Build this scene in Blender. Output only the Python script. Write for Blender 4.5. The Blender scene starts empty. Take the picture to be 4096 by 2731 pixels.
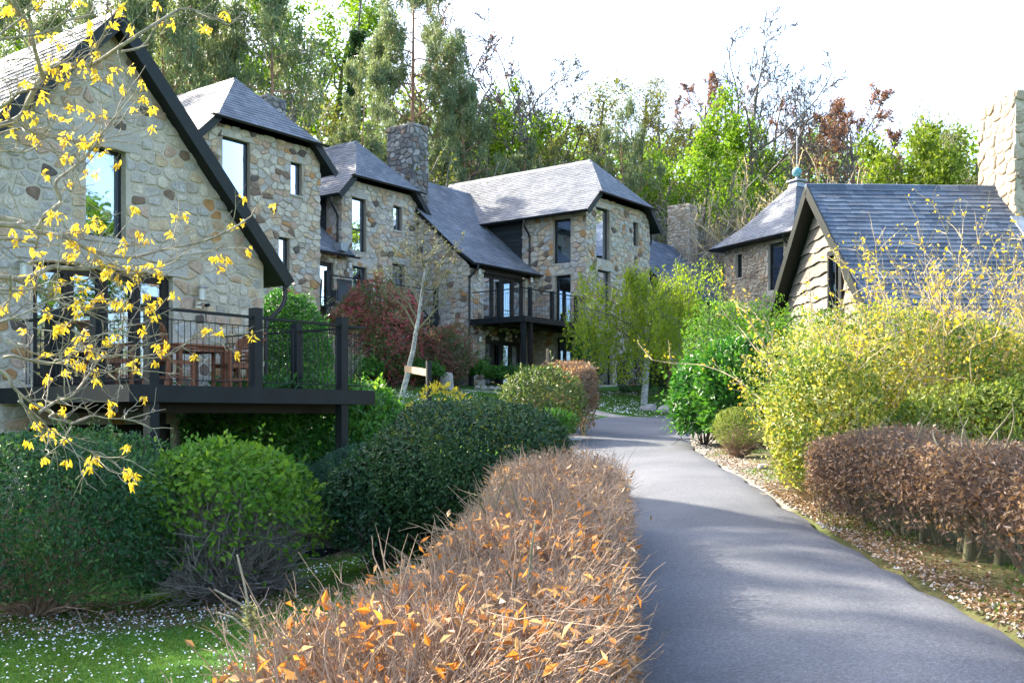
import bpy, math, random
import numpy as np
from mathutils import Vector, Matrix
from mathutils.geometry import tessellate_polygon
C = bpy.context.scene.collection
SC = bpy.context.scene
R3 = math.radians
# ------------------------------------------------------------------ camera, world, sun, exposure
cam = bpy.data.cameras.new('camera'); cob = bpy.data.objects.new('camera', cam); C.objects.link(cob)
cob.location = (0, 0, 1.7); cob.rotation_euler = (R3(90), 0, 0)
cam.sensor_width = 36.0; cam.lens = 35.5; cam.shift_y = 74.0/1024.0
cam.clip_start = 0.1; cam.clip_end = 2000
SC.camera = cob
SUN_EL, SUN_AZ = R3(34.5), math.atan2(-0.82, 0.57)      # azimuth from +Y towards +X
W = bpy.data.worlds.new('World'); SC.world = W; W.use_nodes = True
wn = W.node_tree.nodes; wl = W.node_tree.links
sky = wn.new('ShaderNodeTexSky'); sky.sky_type = 'NISHITA'; sky.sun_disc = False
sky.sun_elevation = SUN_EL; sky.sun_rotation = SUN_AZ % (2*math.pi); sky.air_density = 0.9; sky.dust_density = 2.5; sky.ozone_density = 0.6
bg = [n for n in wn if n.type == 'BACKGROUND'][0]; bg.inputs['Strength'].default_value = 0.145
wl.new(sky.outputs['Color'], bg.inputs['Color'])
sl = bpy.data.lights.new('sun', 'SUN'); so = bpy.data.objects.new('sun', sl); C.objects.link(so)
sl.energy = 3.7; sl.angle = R3(0.6); sl.color = (1.0, 0.90, 0.74)
sdir = Vector((math.sin(SUN_AZ)*math.cos(SUN_EL), math.cos(SUN_AZ)*math.cos(SUN_EL), math.sin(SUN_EL)))
so.rotation_euler = sdir.to_track_quat('Z', 'Y').to_euler(); so.location = (-30, 10, 40)
SC.view_settings.view_transform = 'Standard'; SC.view_settings.look = 'None'
SC.view_settings.exposure = 2.5; SC.view_settings.gamma = 1.0
cy = SC.cycles
cy.max_bounces = 7; cy.diffuse_bounces = 3; cy.glossy_bounces = 3; cy.transmission_bounces = 4; cy.transparent_max_bounces = 8
cy.caustics_reflective = False; cy.caustics_refractive = False
cy.use_denoising = True; cy.use_adaptive_sampling = True; cy.adaptive_threshold = 0.02

# ------------------------------------------------------------------ mesh helpers
def norm(a): return a/np.maximum(np.linalg.norm(a, axis=-1, keepdims=True), 1e-9)
class MB:
    """collects shapes, then links them as one mesh object"""
    def __init__(s): s.V=[]; s.F=[]; s.n=0; s.R=[]; s.UV=None
    def add(s, V, F, rnd=0.5):
        V = np.asarray(V, float).reshape(-1, 3)
        if isinstance(F, np.ndarray): s.F.append(F.astype(np.int64)+s.n)
        else:
            g = {}
            for f in F: g.setdefault(len(f), []).append(f)
            for k in g: s.F.append(np.array(g[k], np.int64)+s.n)
        s.V.append(V); s.n += len(V)
        r = np.asarray(rnd, float)
        s.R.append(np.full(len(V), float(r)) if r.ndim == 0 else r)
        return s
    def box(s, c, d, rnd=0.5, rz=0.0, M=None, taper=1.0):
        x, y, z = d[0]/2, d[1]/2, d[2]/2
        V = np.array([[-x,-y,-z],[x,-y,-z],[x,y,-z],[-x,y,-z],[-x*taper,-y*taper,z],[x*taper,-y*taper,z],[x*taper,y*taper,z],[-x*taper,y*taper,z]])
        if rz: V = V @ np.array([[math.cos(rz), math.sin(rz), 0], [-math.sin(rz), math.cos(rz), 0], [0, 0, 1]])
        if M is not None: V = V @ np.asarray(M).T
        s.add(V+np.asarray(c, float), [(0,3,2,1),(4,5,6,7),(0,1,5,4),(1,2,6,5),(2,3,7,6),(3,0,4,7)], rnd); return s
    def lohi(s, a, b, rnd=0.5): return s.box([(p+q)/2 for p, q in zip(a, b)], [abs(q-p) for p, q in zip(a, b)], rnd)
    def bar(s, p, q, w, h, rnd=0.5, up=(0,0,1)):
        p = np.asarray(p, float); q = np.asarray(q, float); d = q-p; L = np.linalg.norm(d); d = d/L
        sd = np.cross(d, up); 
        if np.linalg.norm(sd) < 1e-6: sd = np.cross(d, (0,1,0))
        sd = sd/np.linalg.norm(sd); u = np.cross(sd, d)
        return s.box((p+q)/2, (L, w, h), rnd, M=np.stack([d, sd, u], 1))
    def tube(s, pts, rad, sides=8, rnd=0.5, cap=True):
        pts = np.asarray(pts, float); n = len(pts); rad = np.full(n, rad) if np.ndim(rad) == 0 else np.asarray(rad, float)
        V, F = tubes(pts[None], rad[None], sides); s.add(V, F, rnd)
        if cap: s.add(np.concatenate([V[:sides], V[-sides:]]), [tuple(range(sides))[::-1], tuple(range(sides, 2*sides))], rnd)
        return s
    def lathe(s, prof, c, sides=12, rnd=0.5):
        prof = np.asarray(prof, float); a = np.linspace(0, 2*math.pi, sides, endpoint=False)
        V = np.stack([prof[:,0,None]*np.cos(a), prof[:,0,None]*np.sin(a), np.repeat(prof[:,1,None], sides, 1)], -1)
        i = np.arange(len(prof)-1)[:,None]*sides; j = np.arange(sides)[None]; k = (j+1) % sides
        F = np.stack([i+j, i+k, i+sides+k, i+sides+j], -1).reshape(-1, 4)
        s.add(V.reshape(-1,3)+np.asarray(c, float), F, rnd)
        m = len(prof)-1
        s.add(np.concatenate([V[0], V[-1]])+np.asarray(c, float), [tuple(range(sides))[::-1], tuple(range(sides, 2*sides))], rnd); return s
    def prism(s, poly, d, rnd=0.5):
        poly = np.asarray(poly, float); n = len(poly); d = np.asarray(d, float)
        s.add(np.concatenate([poly, poly+d]), [tuple(range(n))[::-1], tuple(range(n, 2*n))]+[(i, (i+1)%n, n+(i+1)%n, n+i) for i in range(n)], rnd); return s
    def build(s, name, mat, parent=None, smooth=False):
        V = np.concatenate(s.V).astype(np.float32); F = [f for f in s.F if len(f)]
        me = bpy.data.meshes.new(name)
        tot = np.concatenate([np.full(len(f), f.shape[1], np.int32) for f in F]); idx = np.concatenate([f.ravel() for f in F]).astype(np.int32)
        st = np.concatenate([[0], np.cumsum(tot)[:-1]]).astype(np.int32)
        me.vertices.add(len(V)); me.vertices.foreach_set('co', V.ravel())
        me.loops.add(len(idx)); me.loops.foreach_set('vertex_index', idx)
        me.polygons.add(len(tot)); me.polygons.foreach_set('loop_start', st); me.polygons.foreach_set('loop_total', tot)
        a = me.attributes.new('rnd', 'FLOAT', 'POINT'); a.data.foreach_set('value', np.concatenate(s.R).astype(np.float32))
        me.polygons.foreach_set('use_smooth', np.full(len(tot), bool(smooth)))
        me.update(calc_edges=True); me.validate()
        if mat is not None: me.materials.append(mat)
        o = bpy.data.objects.new(name, me); C.objects.link(o)
        if parent is not None: o.parent = parent
        return o
def tubes(pts, rad, sides):
    """pts (B,S,3), rad (B,S) -> shared ring tubes"""
    B, S, _ = pts.shape
    d = np.gradient(pts, axis=1) if S > 2 else np.repeat(pts[:,1:]-pts[:,:1], 2, 1)
    d = norm(d); ref = np.where(np.abs(d[...,2:3]) > 0.9, np.array([1.0,0,0]), np.array([0,0,1.0]))
    ref = np.repeat(ref[:, :1], S, 1)
    u = norm(np.cross(d, ref)); v = np.cross(d, u)
    a = np.linspace(0, 2*math.pi, sides, endpoint=False)
    V = pts[:,:,None]+rad[:,:,None,None]*(u[:,:,None]*np.cos(a)[:,None]+v[:,:,None]*np.sin(a)[:,None])
    b = (np.arange(B)*S*sides)[:,None,None]; i = (np.arange(S-1)*sides)[None,:,None]; j = np.arange(sides)[None,None]; k = (j+1) % sides
    F = np.stack([b+i+j, b+i+k, b+i+sides+k, b+i+sides+j], -1).reshape(-1, 4)
    return V.reshape(-1, 3), F
def leafmesh(P, A, N, L, Wd, fold=0.15):
    """diamond leaves: base P, axis A, face N"""
    A = norm(A); S = norm(np.cross(A, N)); N2 = np.cross(S, A); n = len(P)
    L = np.broadcast_to(np.asarray(L, float), (n,))[:,None]; Wd = np.broadcast_to(np.asarray(Wd, float), (n,))[:,None]
    mid = P+A*L*0.48+N2*fold*Wd
    V = np.stack([P, mid+S*Wd/2, P+A*L-N2*fold*Wd*0.6, mid-S*Wd/2], 1).reshape(-1, 3)
    b = np.arange(n)[:,None]*4
    return V, np.concatenate([b+np.array([[0,1,2]]), b+np.array([[0,2,3]])])
def tag(o, label, cat=None, group=None, kind=None):
    if label: o['label'] = label
    if cat: o['category'] = cat
    if group: o['group'] = group
    if kind: o['kind'] = kind
    return o
def empty(name, loc, rz=0.0):
    o = bpy.data.objects.new(name, None); C.objects.link(o); o.location = loc; o.rotation_euler = (0,0,rz); o.empty_display_size = 0.3
    return o
def copy_tree(o, parent=None):
    c = o.copy(); C.objects.link(c)
    if parent is not None: c.parent = parent
    for ch in list(o.children): copy_tree(ch, c)
    return c

# ------------------------------------------------------------------ materials
def newmat(name):
    m = bpy.data.materials.new(name); m.use_nodes = True
    n = m.node_tree.nodes; l = m.node_tree.links; return m, n, l, n['Principled BSDF']
def ramp(n, stops, interp='LINEAR'):
    r = n.new('ShaderNodeValToRGB'); e = r.color_ramp.elements; r.color_ramp.interpolation = interp
    while len(e) < len(stops): e.new(0.5)
    for i, (p, c) in enumerate(stops): e[i].position = p; e[i].color = (*c, 1)
    return r
def node(n, t, **k):
    x = n.new('ShaderNode'+t)
    for a, b in k.items():
        if a in x.inputs: x.inputs[a].default_value = b
        else: setattr(x, a, b)
    return x
def mixc(n, l, fac, a, b, mode='MIX'):
    x = n.new('ShaderNodeMix'); x.data_type = 'RGBA'; x.blend_type = mode
    for i, s in ((0, fac), (6, a), (7, b)):
        if hasattr(s, 'is_linked') or isinstance(s, bpy.types.NodeSocket): l.new(s, x.inputs[i])
        else: x.inputs[i].default_value = s if i == 0 else (*s, 1)
    return x.outputs[2]
def bump(n, l, h, b, strength=0.4, dist=0.02):
    x = node(n, 'Bump', Strength=strength, Distance=dist); l.new(h, x.inputs['Height']); l.new(x.outputs[0], b.inputs['Normal']); return x
def attr_rnd(n): 
    a = n.new('ShaderNodeAttribute'); a.attribute_name = 'rnd'; return a.outputs['Fac']
def leaf_mat(name, cols, trans=0.4, rough=0.5, spec=0.25, tb=1.6):
    m, n, l, b = newmat(name)
    k = len(cols); r = ramp(n, [(i/(k-1) if k > 1 else 0, c) for i, c in enumerate(cols)]); l.new(attr_rnd(n), r.inputs[0])
    l.new(r.outputs[0], b.inputs['Base Color']); b.inputs['Roughness'].default_value = rough; b.inputs['Specular IOR Level'].default_value = spec
    t = n.new('ShaderNodeBsdfTranslucent'); tc = mixc(n, l, 1.0, r.outputs[0], (tb, tb*1.0, tb*0.6), 'MULTIPLY'); l.new(tc, t.inputs[0])
    mx = n.new('ShaderNodeMixShader'); mx.inputs[0].default_value = trans; l.new(b.outputs[0], mx.inputs[1]); l.new(t.outputs[0], mx.inputs[2])
    l.new(mx.outputs[0], n['Material Output'].inputs[0]); return m
def bark_mat(name, c1, c2, scale=8, stretch=6, rough=0.9, bs=0.5):
    m, n, l, b = newmat(name)
    tc = n.new('ShaderNodeTexCoord'); mp = node(n, 'Mapping'); mp.inputs['Scale'].default_value = (scale, scale, scale/stretch); l.new(tc.outputs['Object'], mp.inputs[0])
    no = node(n, 'TexNoise', Scale=1.0, Detail=5.0, Roughness=0.65); l.new(mp.outputs[0], no.inputs['Vector'])
    r = ramp(n, [(0.32, c1), (0.68, c2)]); l.new(no.outputs[0], r.inputs[0]); l.new(r.outputs[0], b.inputs['Base Color'])
    b.inputs['Roughness'].default_value = rough; bump(n, l, no.outputs[0], b, bs, 0.02); return m
def plain(name, c, rough=0.6, metal=0.0, spec=0.4, var=0.25, scale=6.0, bs=0.15, grain=None):
    m, n, l, b = newmat(name)
    tc = n.new('ShaderNodeTexCoord'); src = tc.outputs['Object']
    if grain:
        mp = node(n, 'Mapping'); mp.inputs['Scale'].default_value = grain; l.new(src, mp.inputs[0]); src = mp.outputs[0]
    no = node(n, 'TexNoise', Scale=scale, Detail=6.0, Roughness=0.6); l.new(src, no.inputs['Vector'])
    lo = tuple(x*(1-var) for x in c); hi = tuple(min(1, x*(1+var)) for x in c)
    r = ramp(n, [(0.3, lo), (0.7, hi)]); l.new(no.outputs[0], r.inputs[0])
    v = node(n, 'Math', operation='MULTIPLY_ADD'); l.new(attr_rnd(n), v.inputs[0]); v.inputs[1].default_value = 0.5; v.inputs[2].default_value = 0.75
    cc = n.new('ShaderNodeCombineColor'); 
    for i in range(3): l.new(v.outputs[0], cc.inputs[i])
    l.new(mixc(n, l, 1.0, r.outputs[0], cc.outputs[0], 'MULTIPLY'), b.inputs['Base Color'])
    b.inputs['Roughness'].default_value = rough; b.inputs['Metallic'].default_value = metal; b.inputs['Specular IOR Level'].default_value = spec
    if bs: bump(n, l, no.outputs[0], b, bs, 0.01)
    return m
STONE = [(0.0,(.40,.37,.33)),(.12,(.50,.46,.40)),(.28,(.52,.42,.30)),(.40,(.46,.34,.24)),(.50,(.43,.41,.38)),(.62,(.53,.48,.40)),(.76,(.42,.41,.40)),(.83,(.47,.35,.28)),(.90,(.42,.24,.11)),(.93,(.20,.145,.11)),(.97,(.12,.10,.09))]
def stone_mat(name, pal, gain=1.0):
    m, n, l, b = newmat(name)
    r = ramp(n, [(p, tuple(x*gain for x in c)) for p, c in pal], 'CONSTANT'); l.new(attr_rnd(n), r.inputs[0])
    tc = n.new('ShaderNodeTexCoord')
    g = node(n, 'TexNoise', Scale=38.0, Detail=4.0, Roughness=0.75); l.new(tc.outputs['Object'], g.inputs['Vector'])
    g2 = node(n, 'TexNoise', Scale=5.0, Detail=5.0, Roughness=0.6); l.new(tc.outputs['Object'], g2.inputs['Vector'])
    s1 = ramp(n, [(0.3, (.55,.54,.53)), (0.5, (.95,.95,.95)), (.72, (1.35,1.33,1.28))]); l.new(g.outputs[0], s1.inputs[0])
    s2 = ramp(n, [(0.3, (.72,.68,.62)), (0.65, (1.12,1.1,1.06))]); l.new(g2.outputs[0], s2.inputs[0])
    c = mixc(n, l, 1.0, r.outputs[0], s1.outputs[0], 'MULTIPLY'); c = mixc(n, l, 1.0, c, s2.outputs[0], 'MULTIPLY')
    l.new(c, b.inputs['Base Color']); b.inputs['Roughness'].default_value = 0.88; b.inputs['Specular IOR Level'].default_value = 0.25
    ad = node(n, 'Math', operation='ADD'); l.new(g.outputs[0], ad.inputs[0]); l.new(g2.outputs[0], ad.inputs[1])
    bump(n, l, ad.outputs[0], b, 0.55, 0.015); return m
def mortar_mat(name, c):
    m, n, l, b = newmat(name); tc = n.new('ShaderNodeTexCoord')
    g = node(n, 'TexNoise', Scale=30.0, Detail=6.0, Roughness=0.7); l.new(tc.outputs['Object'], g.inputs['Vector'])
    g2 = node(n, 'TexNoise', Scale=1.3, Detail=4.0); l.new(tc.outputs['Object'], g2.inputs['Vector'])
    r = ramp(n, [(.3, tuple(x*.75 for x in c)), (.7, tuple(x*1.15 for x in c))]); l.new(g.outputs[0], r.inputs[0])
    r2 = ramp(n, [(.35, (.8,.78,.74)), (.65, (1.05,1.05,1.05))]); l.new(g2.outputs[0], r2.inputs[0])
    l.new(mixc(n, l, 1.0, r.outputs[0], r2.outputs[0], 'MULTIPLY'), b.inputs['Base Color']); b.inputs['Roughness'].default_value = .95
    bump(n, l, g.outputs[0], b, 0.5, 0.02); return m
def slate_mat(name, cols, rough=0.55):
    m, n, l, b = newmat(name); k = len(cols)
    r = ramp(n, [(i/(k-1), c) for i, c in enumerate(cols)]); l.new(attr_rnd(n), r.inputs[0]); tc = n.new('ShaderNodeTexCoord')
    g = node(n, 'TexNoise', Scale=0.9, Detail=6.0, Roughness=0.65); l.new(tc.outputs['Object'], g.inputs['Vector'])
    s = ramp(n, [(.3, (.62,.64,.66)), (.55, (1,1,1)), (.72, (1.35,1.33,1.3))]); l.new(g.outputs[0], s.inputs[0])
    g2 = node(n, 'TexNoise', Scale=14.0, Detail=4.0, Roughness=0.7); l.new(tc.outputs['Object'], g2.inputs['Vector'])
    s2 = ramp(n, [(.3, (.8,.8,.8)), (.7, (1.2,1.2,1.2))]); l.new(g2.outputs[0], s2.inputs[0])
    c = mixc(n, l, 1.0, r.outputs[0], s.outputs[0], 'MULTIPLY'); c = mixc(n, l, 1.0, c, s2.outputs[0], 'MULTIPLY'); l.new(c, b.inputs['Base Color'])
    rr = node(n, 'MapRange'); rr.inputs[3].default_value = rough-.1; rr.inputs[4].default_value = rough+.2; l.new(g2.outputs[0], rr.inputs[0]); l.new(rr.outputs[0], b.inputs['Roughness'])
    b.inputs['Specular IOR Level'].default_value = 0.4; bump(n, l, g2.outputs[0], b, 0.25, 0.01); return m
def glass_mat(name, tint, refl=0.5):
    m, n, l, b = newmat(name); tr = n.new('ShaderNodeBsdfTransparent'); tr.inputs[0].default_value = (*tint, 1)
    gl = node(n, 'BsdfGlossy', Roughness=0.015); gl.inputs[0].default_value = (.72,.84,1,1)  # gloss tinted blue to stand for the reflected sky
    tc = n.new('ShaderNodeTexCoord'); no = node(n, 'TexNoise', Scale=1.1, Detail=2.0); l.new(tc.outputs['Object'], no.inputs['Vector'])
    bp = node(n, 'Bump', Strength=0.06, Distance=0.05); l.new(no.outputs[0], bp.inputs['Height']); l.new(bp.outputs[0], gl.inputs['Normal'])
    lw = node(n, 'LayerWeight', Blend=0.35); mr = node(n, 'MapRange'); mr.inputs[3].default_value = refl; mr.inputs[4].default_value = 1.0
    l.new(lw.outputs['Fresnel'], mr.inputs[0])
    mx = n.new('ShaderNodeMixShader'); l.new(mr.outputs[0], mx.inputs[0]); l.new(tr.outputs[0], mx.inputs[1]); l.new(gl.outputs[0], mx.inputs[2])
    l.new(mx.outputs[0], n['Material Output'].inputs[0]); return m
M = {}
M['stone'] = stone_mat('granite rubble', STONE)
M['stone_dark'] = stone_mat('weathered dark rubble', [(0,(.20,.20,.20)),(.3,(.15,.15,.16)),(.55,(.27,.27,.27)),(.75,(.19,.15,.13)),(.9,(.33,.33,.33))])
M['stone_warm'] = stone_mat('warm rubble', [(0,(.40,.34,.27)),(.3,(.45,.40,.33)),(.5,(.36,.28,.20)),(.7,(.42,.37,.30)),(.9,(.28,.23,.19))])
M['mortar'] = mortar_mat('lime mortar', (.49,.44,.36)); M['mortar_dark'] = mortar_mat('sooty mortar', (.11,.11,.11)); M['mortar_tight'] = mortar_mat('pointing', (.38,.33,.26))
M['lintel'] = mortar_mat('dressed granite', (.44,.41,.36))
M['slate'] = slate_mat('grey blue slate', [(.085,.10,.125),(.13,.145,.17),(.165,.175,.195),(.11,.125,.15),(.21,.215,.225)])
M['slate_blue'] = slate_mat('blue slate', [(.035,.055,.085),(.075,.105,.15),(.11,.14,.185),(.055,.075,.11),(.17,.185,.21)], .5)
M['lead'] = plain('lead flashing', (.33,.36,.40), .5, .2, .5)
M['black'] = plain('black stained timber', (.007,.010,.012), .55, 0, .3, .4, 3.0, .3, (1,1,1))
M['brownblack'] = plain('dark brown stained timber', (.020,.015,.012), .6, 0, .3, .4, 4.0, .3)
M['barge'] = plain('dark green black paint', (.007,.011,.010), .5, 0, .3, .25)
M['frame'] = plain('dark window frame', (.010,.013,.015), .45, 0, .35, .2)
M['iron'] = plain('iron rod', (.014,.016,.014), .5, .2, .4, .2)
M['gutter'] = plain('brown black plastic gutter', (.014,.013,.014), .4, 0, .4, .2)
M['teak'] = plain('oiled teak', (.20,.075,.035), .5, 0, .35, .35, 6.0, .2, (1,1,4))
M['wicker'] = plain('grey rattan', (.07,.075,.085), .7, 0, .3, .4, 40.0, .6)
M['steel'] = plain('brushed steel', (.45,.43,.40), .35, .8, .5, .1)
M['lampglass'] = plain('lantern glass', (.50,.50,.46), .15, 0, .6, .1)
M['grey_board'] = plain('weathered oak boards', (.19,.17,.15), .85, 0, .25, .35, 3.0, .5, (1,1,9))
M['black_board'] = plain('black tarred boards', (.016,.020,.022), .7, 0, .35, .4, 3.0, .5, (1,1,7))
M['raw'] = plain('raw softwood', (.30,.215,.15), .8, 0, .3, .3, 4.0, .3)
M['plank'] = plain('weathered decking', (.16,.155,.15), .75, 0, .3, .3, 3.0, .3)
M['blind'] = plain('white blind slats', (.62,.62,.60), .6, 0, .3, .05, 3, 0)
M['curtain'] = plain('pale curtain', (.55,.60,.62), .8, 0, .2, .12, 3, 0)
M['copper'] = plain('verdigris copper', (.13,.33,.36), .6, .2, .4, .3)
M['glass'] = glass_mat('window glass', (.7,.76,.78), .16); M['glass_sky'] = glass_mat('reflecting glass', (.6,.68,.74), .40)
M['blue'] = plain('blue sofa cloth', (.02,.10,.22), .8)
M['white'] = plain('white painted plate', (.7,.7,.7), .6)
M['rock'] = stone_mat('grey boulder', [(0,(.34,.32,.30)),(.5,(.40,.38,.35))])
M['inside'] = plain('interior plaster', (.30,.28,.25), .9)
BK = {'grey': bark_mat('grey bark', (.07,.062,.055), (.20,.18,.16)), 'pine': bark_mat('orange pine bark', (.16,.075,.045), (.42,.24,.16), 5, 4),
 'dark': bark_mat('dark bark', (.035,.03,.025), (.10,.085,.07)), 'pale': bark_mat('lichen pale bark', (.16,.15,.13), (.55,.54,.48), 14, 1.2), 'moss': bark_mat('mossy bark', (.09,.09,.04), (.22,.20,.12)),
 'birch': bark_mat('white birch bark', (.06,.055,.05), (.72,.70,.66), 9, .35), 'twig': bark_mat('brown twig', (.17,.115,.08), (.40,.28,.19), 20), 'brown': bark_mat('dry brown twig', (.11,.075,.055), (.26,.18,.13), 20), 'straw': bark_mat('pale straw twig', (.32,.25,.15), (.55,.44,.28), 20), 'oak': bark_mat('lichen oak bark', (.13,.11,.08), (.34,.31,.23), 25, 2), 'greytwig': bark_mat('grey twig', (.14,.125,.11), (.30,.27,.24), 20)}
LF = {'choisya': leaf_mat('dark glossy evergreen', [(.015,.06,.022),(.025,.09,.03),(.05,.13,.04),(.09,.17,.04)], .25, .45, .3),
 'bright': leaf_mat('fresh bright green', [(.05,.14,.016),(.09,.20,.022),(.16,.27,.03)], .4), 'viburnum': leaf_mat('deep green viburnum', [(.012,.04,.02),(.02,.06,.025),(.035,.085,.03),(.06,.11,.035)], .2, .42, .3),
 'yellow': leaf_mat('yellow new growth', [(.45,.36,.03),(.55,.42,.05),(.40,.38,.06)], .45), 'laurel': leaf_mat('glossy laurel', [(.02,.09,.015),(.04,.15,.02),(.09,.22,.025)], .3, .38, .35),
 'laurel_lit': leaf_mat('sunlit yellowish laurel', [(.05,.16,.015),(.12,.27,.03),(.22,.34,.04)], .35, .42, .3), 'juniper': leaf_mat('blue green juniper', [(.035,.09,.05),(.06,.13,.075),(.09,.17,.09)], .2),  # laurel_lit: sunlight on the laurel tops put into the leaf colour
 'photinia': leaf_mat('red and green photinia', [(.06,.12,.03),(.09,.13,.04),(.22,.10,.07),(.34,.07,.09),(.40,.11,.13)], .3), 'photinia_g': leaf_mat('dull photinia', [(.06,.11,.04),(.12,.12,.06),(.26,.09,.09)], .3),
 'beech': leaf_mat('dead copper beech leaf', [(.15,.08,.045),(.24,.13,.07),(.34,.20,.11),(.44,.31,.22)], .35, .5, .3), 'beech_or': leaf_mat('orange beech leaf', [(.24,.09,.025),(.42,.15,.03),(.52,.21,.05),(.50,.30,.18)], .4, .45, .35),
 'beech_dull': leaf_mat('dull brown beech leaf', [(.13,.075,.05),(.21,.125,.085),(.30,.20,.14),(.40,.31,.26)], .3, .5, .3),
 'eleag': leaf_mat('silvery yellow green leaf', [(.05,.10,.018),(.10,.16,.025),(.20,.24,.04),(.34,.30,.045),(.34,.35,.16)], .4, .45, .3), 'forsy': leaf_mat('golden leaf', [(.30,.30,.04),(.46,.38,.04),(.55,.36,.03),(.25,.30,.05)], .45),
 'birchl': leaf_mat('lime birch leaf', [(.12,.20,.014),(.20,.28,.018),(.28,.34,.025)], .5), 'oakl': leaf_mat('yellow oak leaf', [(.52,.38,.03),(.66,.50,.05),(.60,.40,.05),(.42,.40,.06)], .5, .5, .3),
 'yew': leaf_mat('near black yew', [(.010,.028,.014),(.018,.045,.02),(.03,.06,.025)], .15), 'pine': leaf_mat('scots pine needle', [(.06,.10,.05),(.11,.16,.08),(.17,.21,.10),(.24,.26,.13)], .3, .5, .3),
 'spring': leaf_mat('spring beech leaf', [(.06,.14,.010),(.12,.22,.014),(.20,.29,.02)], .5), 'olive': leaf_mat('olive young leaf', [(.06,.08,.018),(.11,.125,.028),(.17,.165,.04)], .45), 'ivy': leaf_mat('ivy leaf', [(.015,.045,.012),(.03,.08,.018),(.07,.13,.025)], .25),
 'copperl': leaf_mat('copper tree leaf', [(.15,.06,.05),(.21,.10,.075),(.26,.15,.10)], .4), 'willow': leaf_mat('straw willow bud', [(.24,.19,.08),(.33,.27,.12),(.28,.25,.08)], .35), 'holm': leaf_mat('yellow evergreen oak leaf', [(.06,.11,.012),(.12,.18,.015),(.22,.26,.025)], .35), 'greyleaf': leaf_mat('grey green bud', [(.14,.15,.08),(.21,.21,.12)], .35),
 'herb': leaf_mat('ground leaf', [(.02,.08,.015),(.05,.14,.02),(.09,.2,.03)], .35), 'grass': leaf_mat('lawn blade', [(.05,.12,.016),(.085,.17,.024),(.13,.20,.04)], .35, .5, .25), 'litter': leaf_mat('fallen leaf', [(.14,.08,.045),(.24,.15,.09),(.34,.25,.18)], .2), 'rhodo': leaf_mat('drooping dull leaf', [(.05,.09,.025),(.09,.13,.04),(.15,.18,.07)], .3), 'small': leaf_mat('small olive leaf', [(.07,.12,.02),(.13,.18,.03),(.22,.24,.05)], .35)}
# ------------------------------------------------------------------ terrain
CP = np.array([(1.5,-3,-.15),(1.6,2,.08),(1.8,6,.3),(2,10,.5),(2.1,14,.7),(2.4,19.5,.97),(2.8,24,1.2),(4.3,30,1.52),(6.5,33.5,1.68),(10,36.5,1.85),(16,38,2.1),
 (-1,2,-.15),(-1.2,5,-.28),(-2.5,4,-.5),(-4,8.7,-.62),(-5,12,-.6),(-3,15.5,-.56),(-8,10,-.62),(-6,18,-.55),(-10,16,-.6),(-1,10,-.12),(-.4,7,.0),(.2,10,.32),(-2.6,18.6,-.35),(-5,21,-.3),(-4,23,.9),(-3,27,2.0),(-1.6,24,1.45),(-.8,21,.9),(.2,19,.85),(.5,23,1.22),(0,27,1.7),
 (-4.5,31,2.45),(-1.3,35,2.55),(1.5,33.5,2.2),(3,33,1.85),(4.5,37,2.1),(4,41,2.65),(7,38,2.3),(0,39,2.7),(-5,37,2.72),(-9,30,1.9),(-12,25,1.2),(-8,34,2.6),(-14,34,2.4),(8,44,2.8),(-14,8,-.5),
 (4.4,6,.36),(4.6,9,.5),(5,12,.72),(4.6,17,1.0),(6,20,1.2),(9,25,1.6),(13,30,1.9),(13,46,2.8),(20,40,2.5),(9,14,1.0),(14,14,1.2),(14,5,.6),(20,22,1.8),(8,0,.2),(-12,0,-.5)])
def _phi(r): return np.where(r > 0, r*r*np.log(np.maximum(r, 1e-9)), 0)
_n = len(CP); _A = np.zeros((_n+3, _n+3)); _A[:_n,:_n] = _phi(np.linalg.norm(CP[:,None,:2]-CP[None,:,:2], axis=2))+np.eye(_n)*0.3
_A[:_n,_n] = 1; _A[:_n,_n+1:] = CP[:,:2]; _A[_n,:_n] = 1; _A[_n+1:,:_n] = CP[:,:2].T
_w = np.linalg.solve(_A, np.concatenate([CP[:,2], [0,0,0]]))
def ss(x): x = np.clip(x, 0, 1); return x*x*(3-2*x)
def ground(x, y):
    x = np.atleast_1d(np.asarray(x, float)); y = np.atleast_1d(np.asarray(y, float))
    xc = np.clip(x, -14, 20); yc = np.clip(y, -3, 47)
    r = np.sqrt((xc[...,None]-CP[:,0])**2+(yc[...,None]-CP[:,1])**2)
    z = _phi(r)@_w[:_n]+_w[_n]+_w[_n+1]*xc+_w[_n+2]*yc
    ys = 54+.35*np.clip(x, -30, 30); d = np.maximum(y-ys, 0)
    return z+np.where(d < 36, .58*d*ss(d/6+.15), .58*36+.16*(d-36))
def g1(x, y): return float(ground(x, y)[0])
ROAD = np.array([(-.2,-4,2.5,-4),(.1,1,2.7,1),(.35,4,2.95,4),(.6,6.2,3.08,6.2),(.78,8.8,3.12,8.8),(.95,13.5,3.27,13.5),(1.05,19.5,3.57,19.3),(1.2,23,4.1,23.2),(1.9,27.5,4.8,26.3),(3.2,31,5.7,28.7),(5.9,34.2,7.6,31.2),(9.5,36.6,10.6,33.6),(14,38.5,14.6,35.2)], float)
def catmull(P, k):
    out = []
    for i in range(len(P)-1):
        a, b, c, d = P[max(i-1,0)], P[i], P[i+1], P[min(i+2, len(P)-1)]
        for t in np.linspace(0, 1, k, endpoint=False):
            out.append(.5*((2*b)+(c-a)*t+(2*a-5*b+4*c-d)*t*t+(-a+3*b-3*c+d)*t**3))
    out.append(P[-1]); return np.array(out)
RD = catmull(ROAD, 10)
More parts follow.
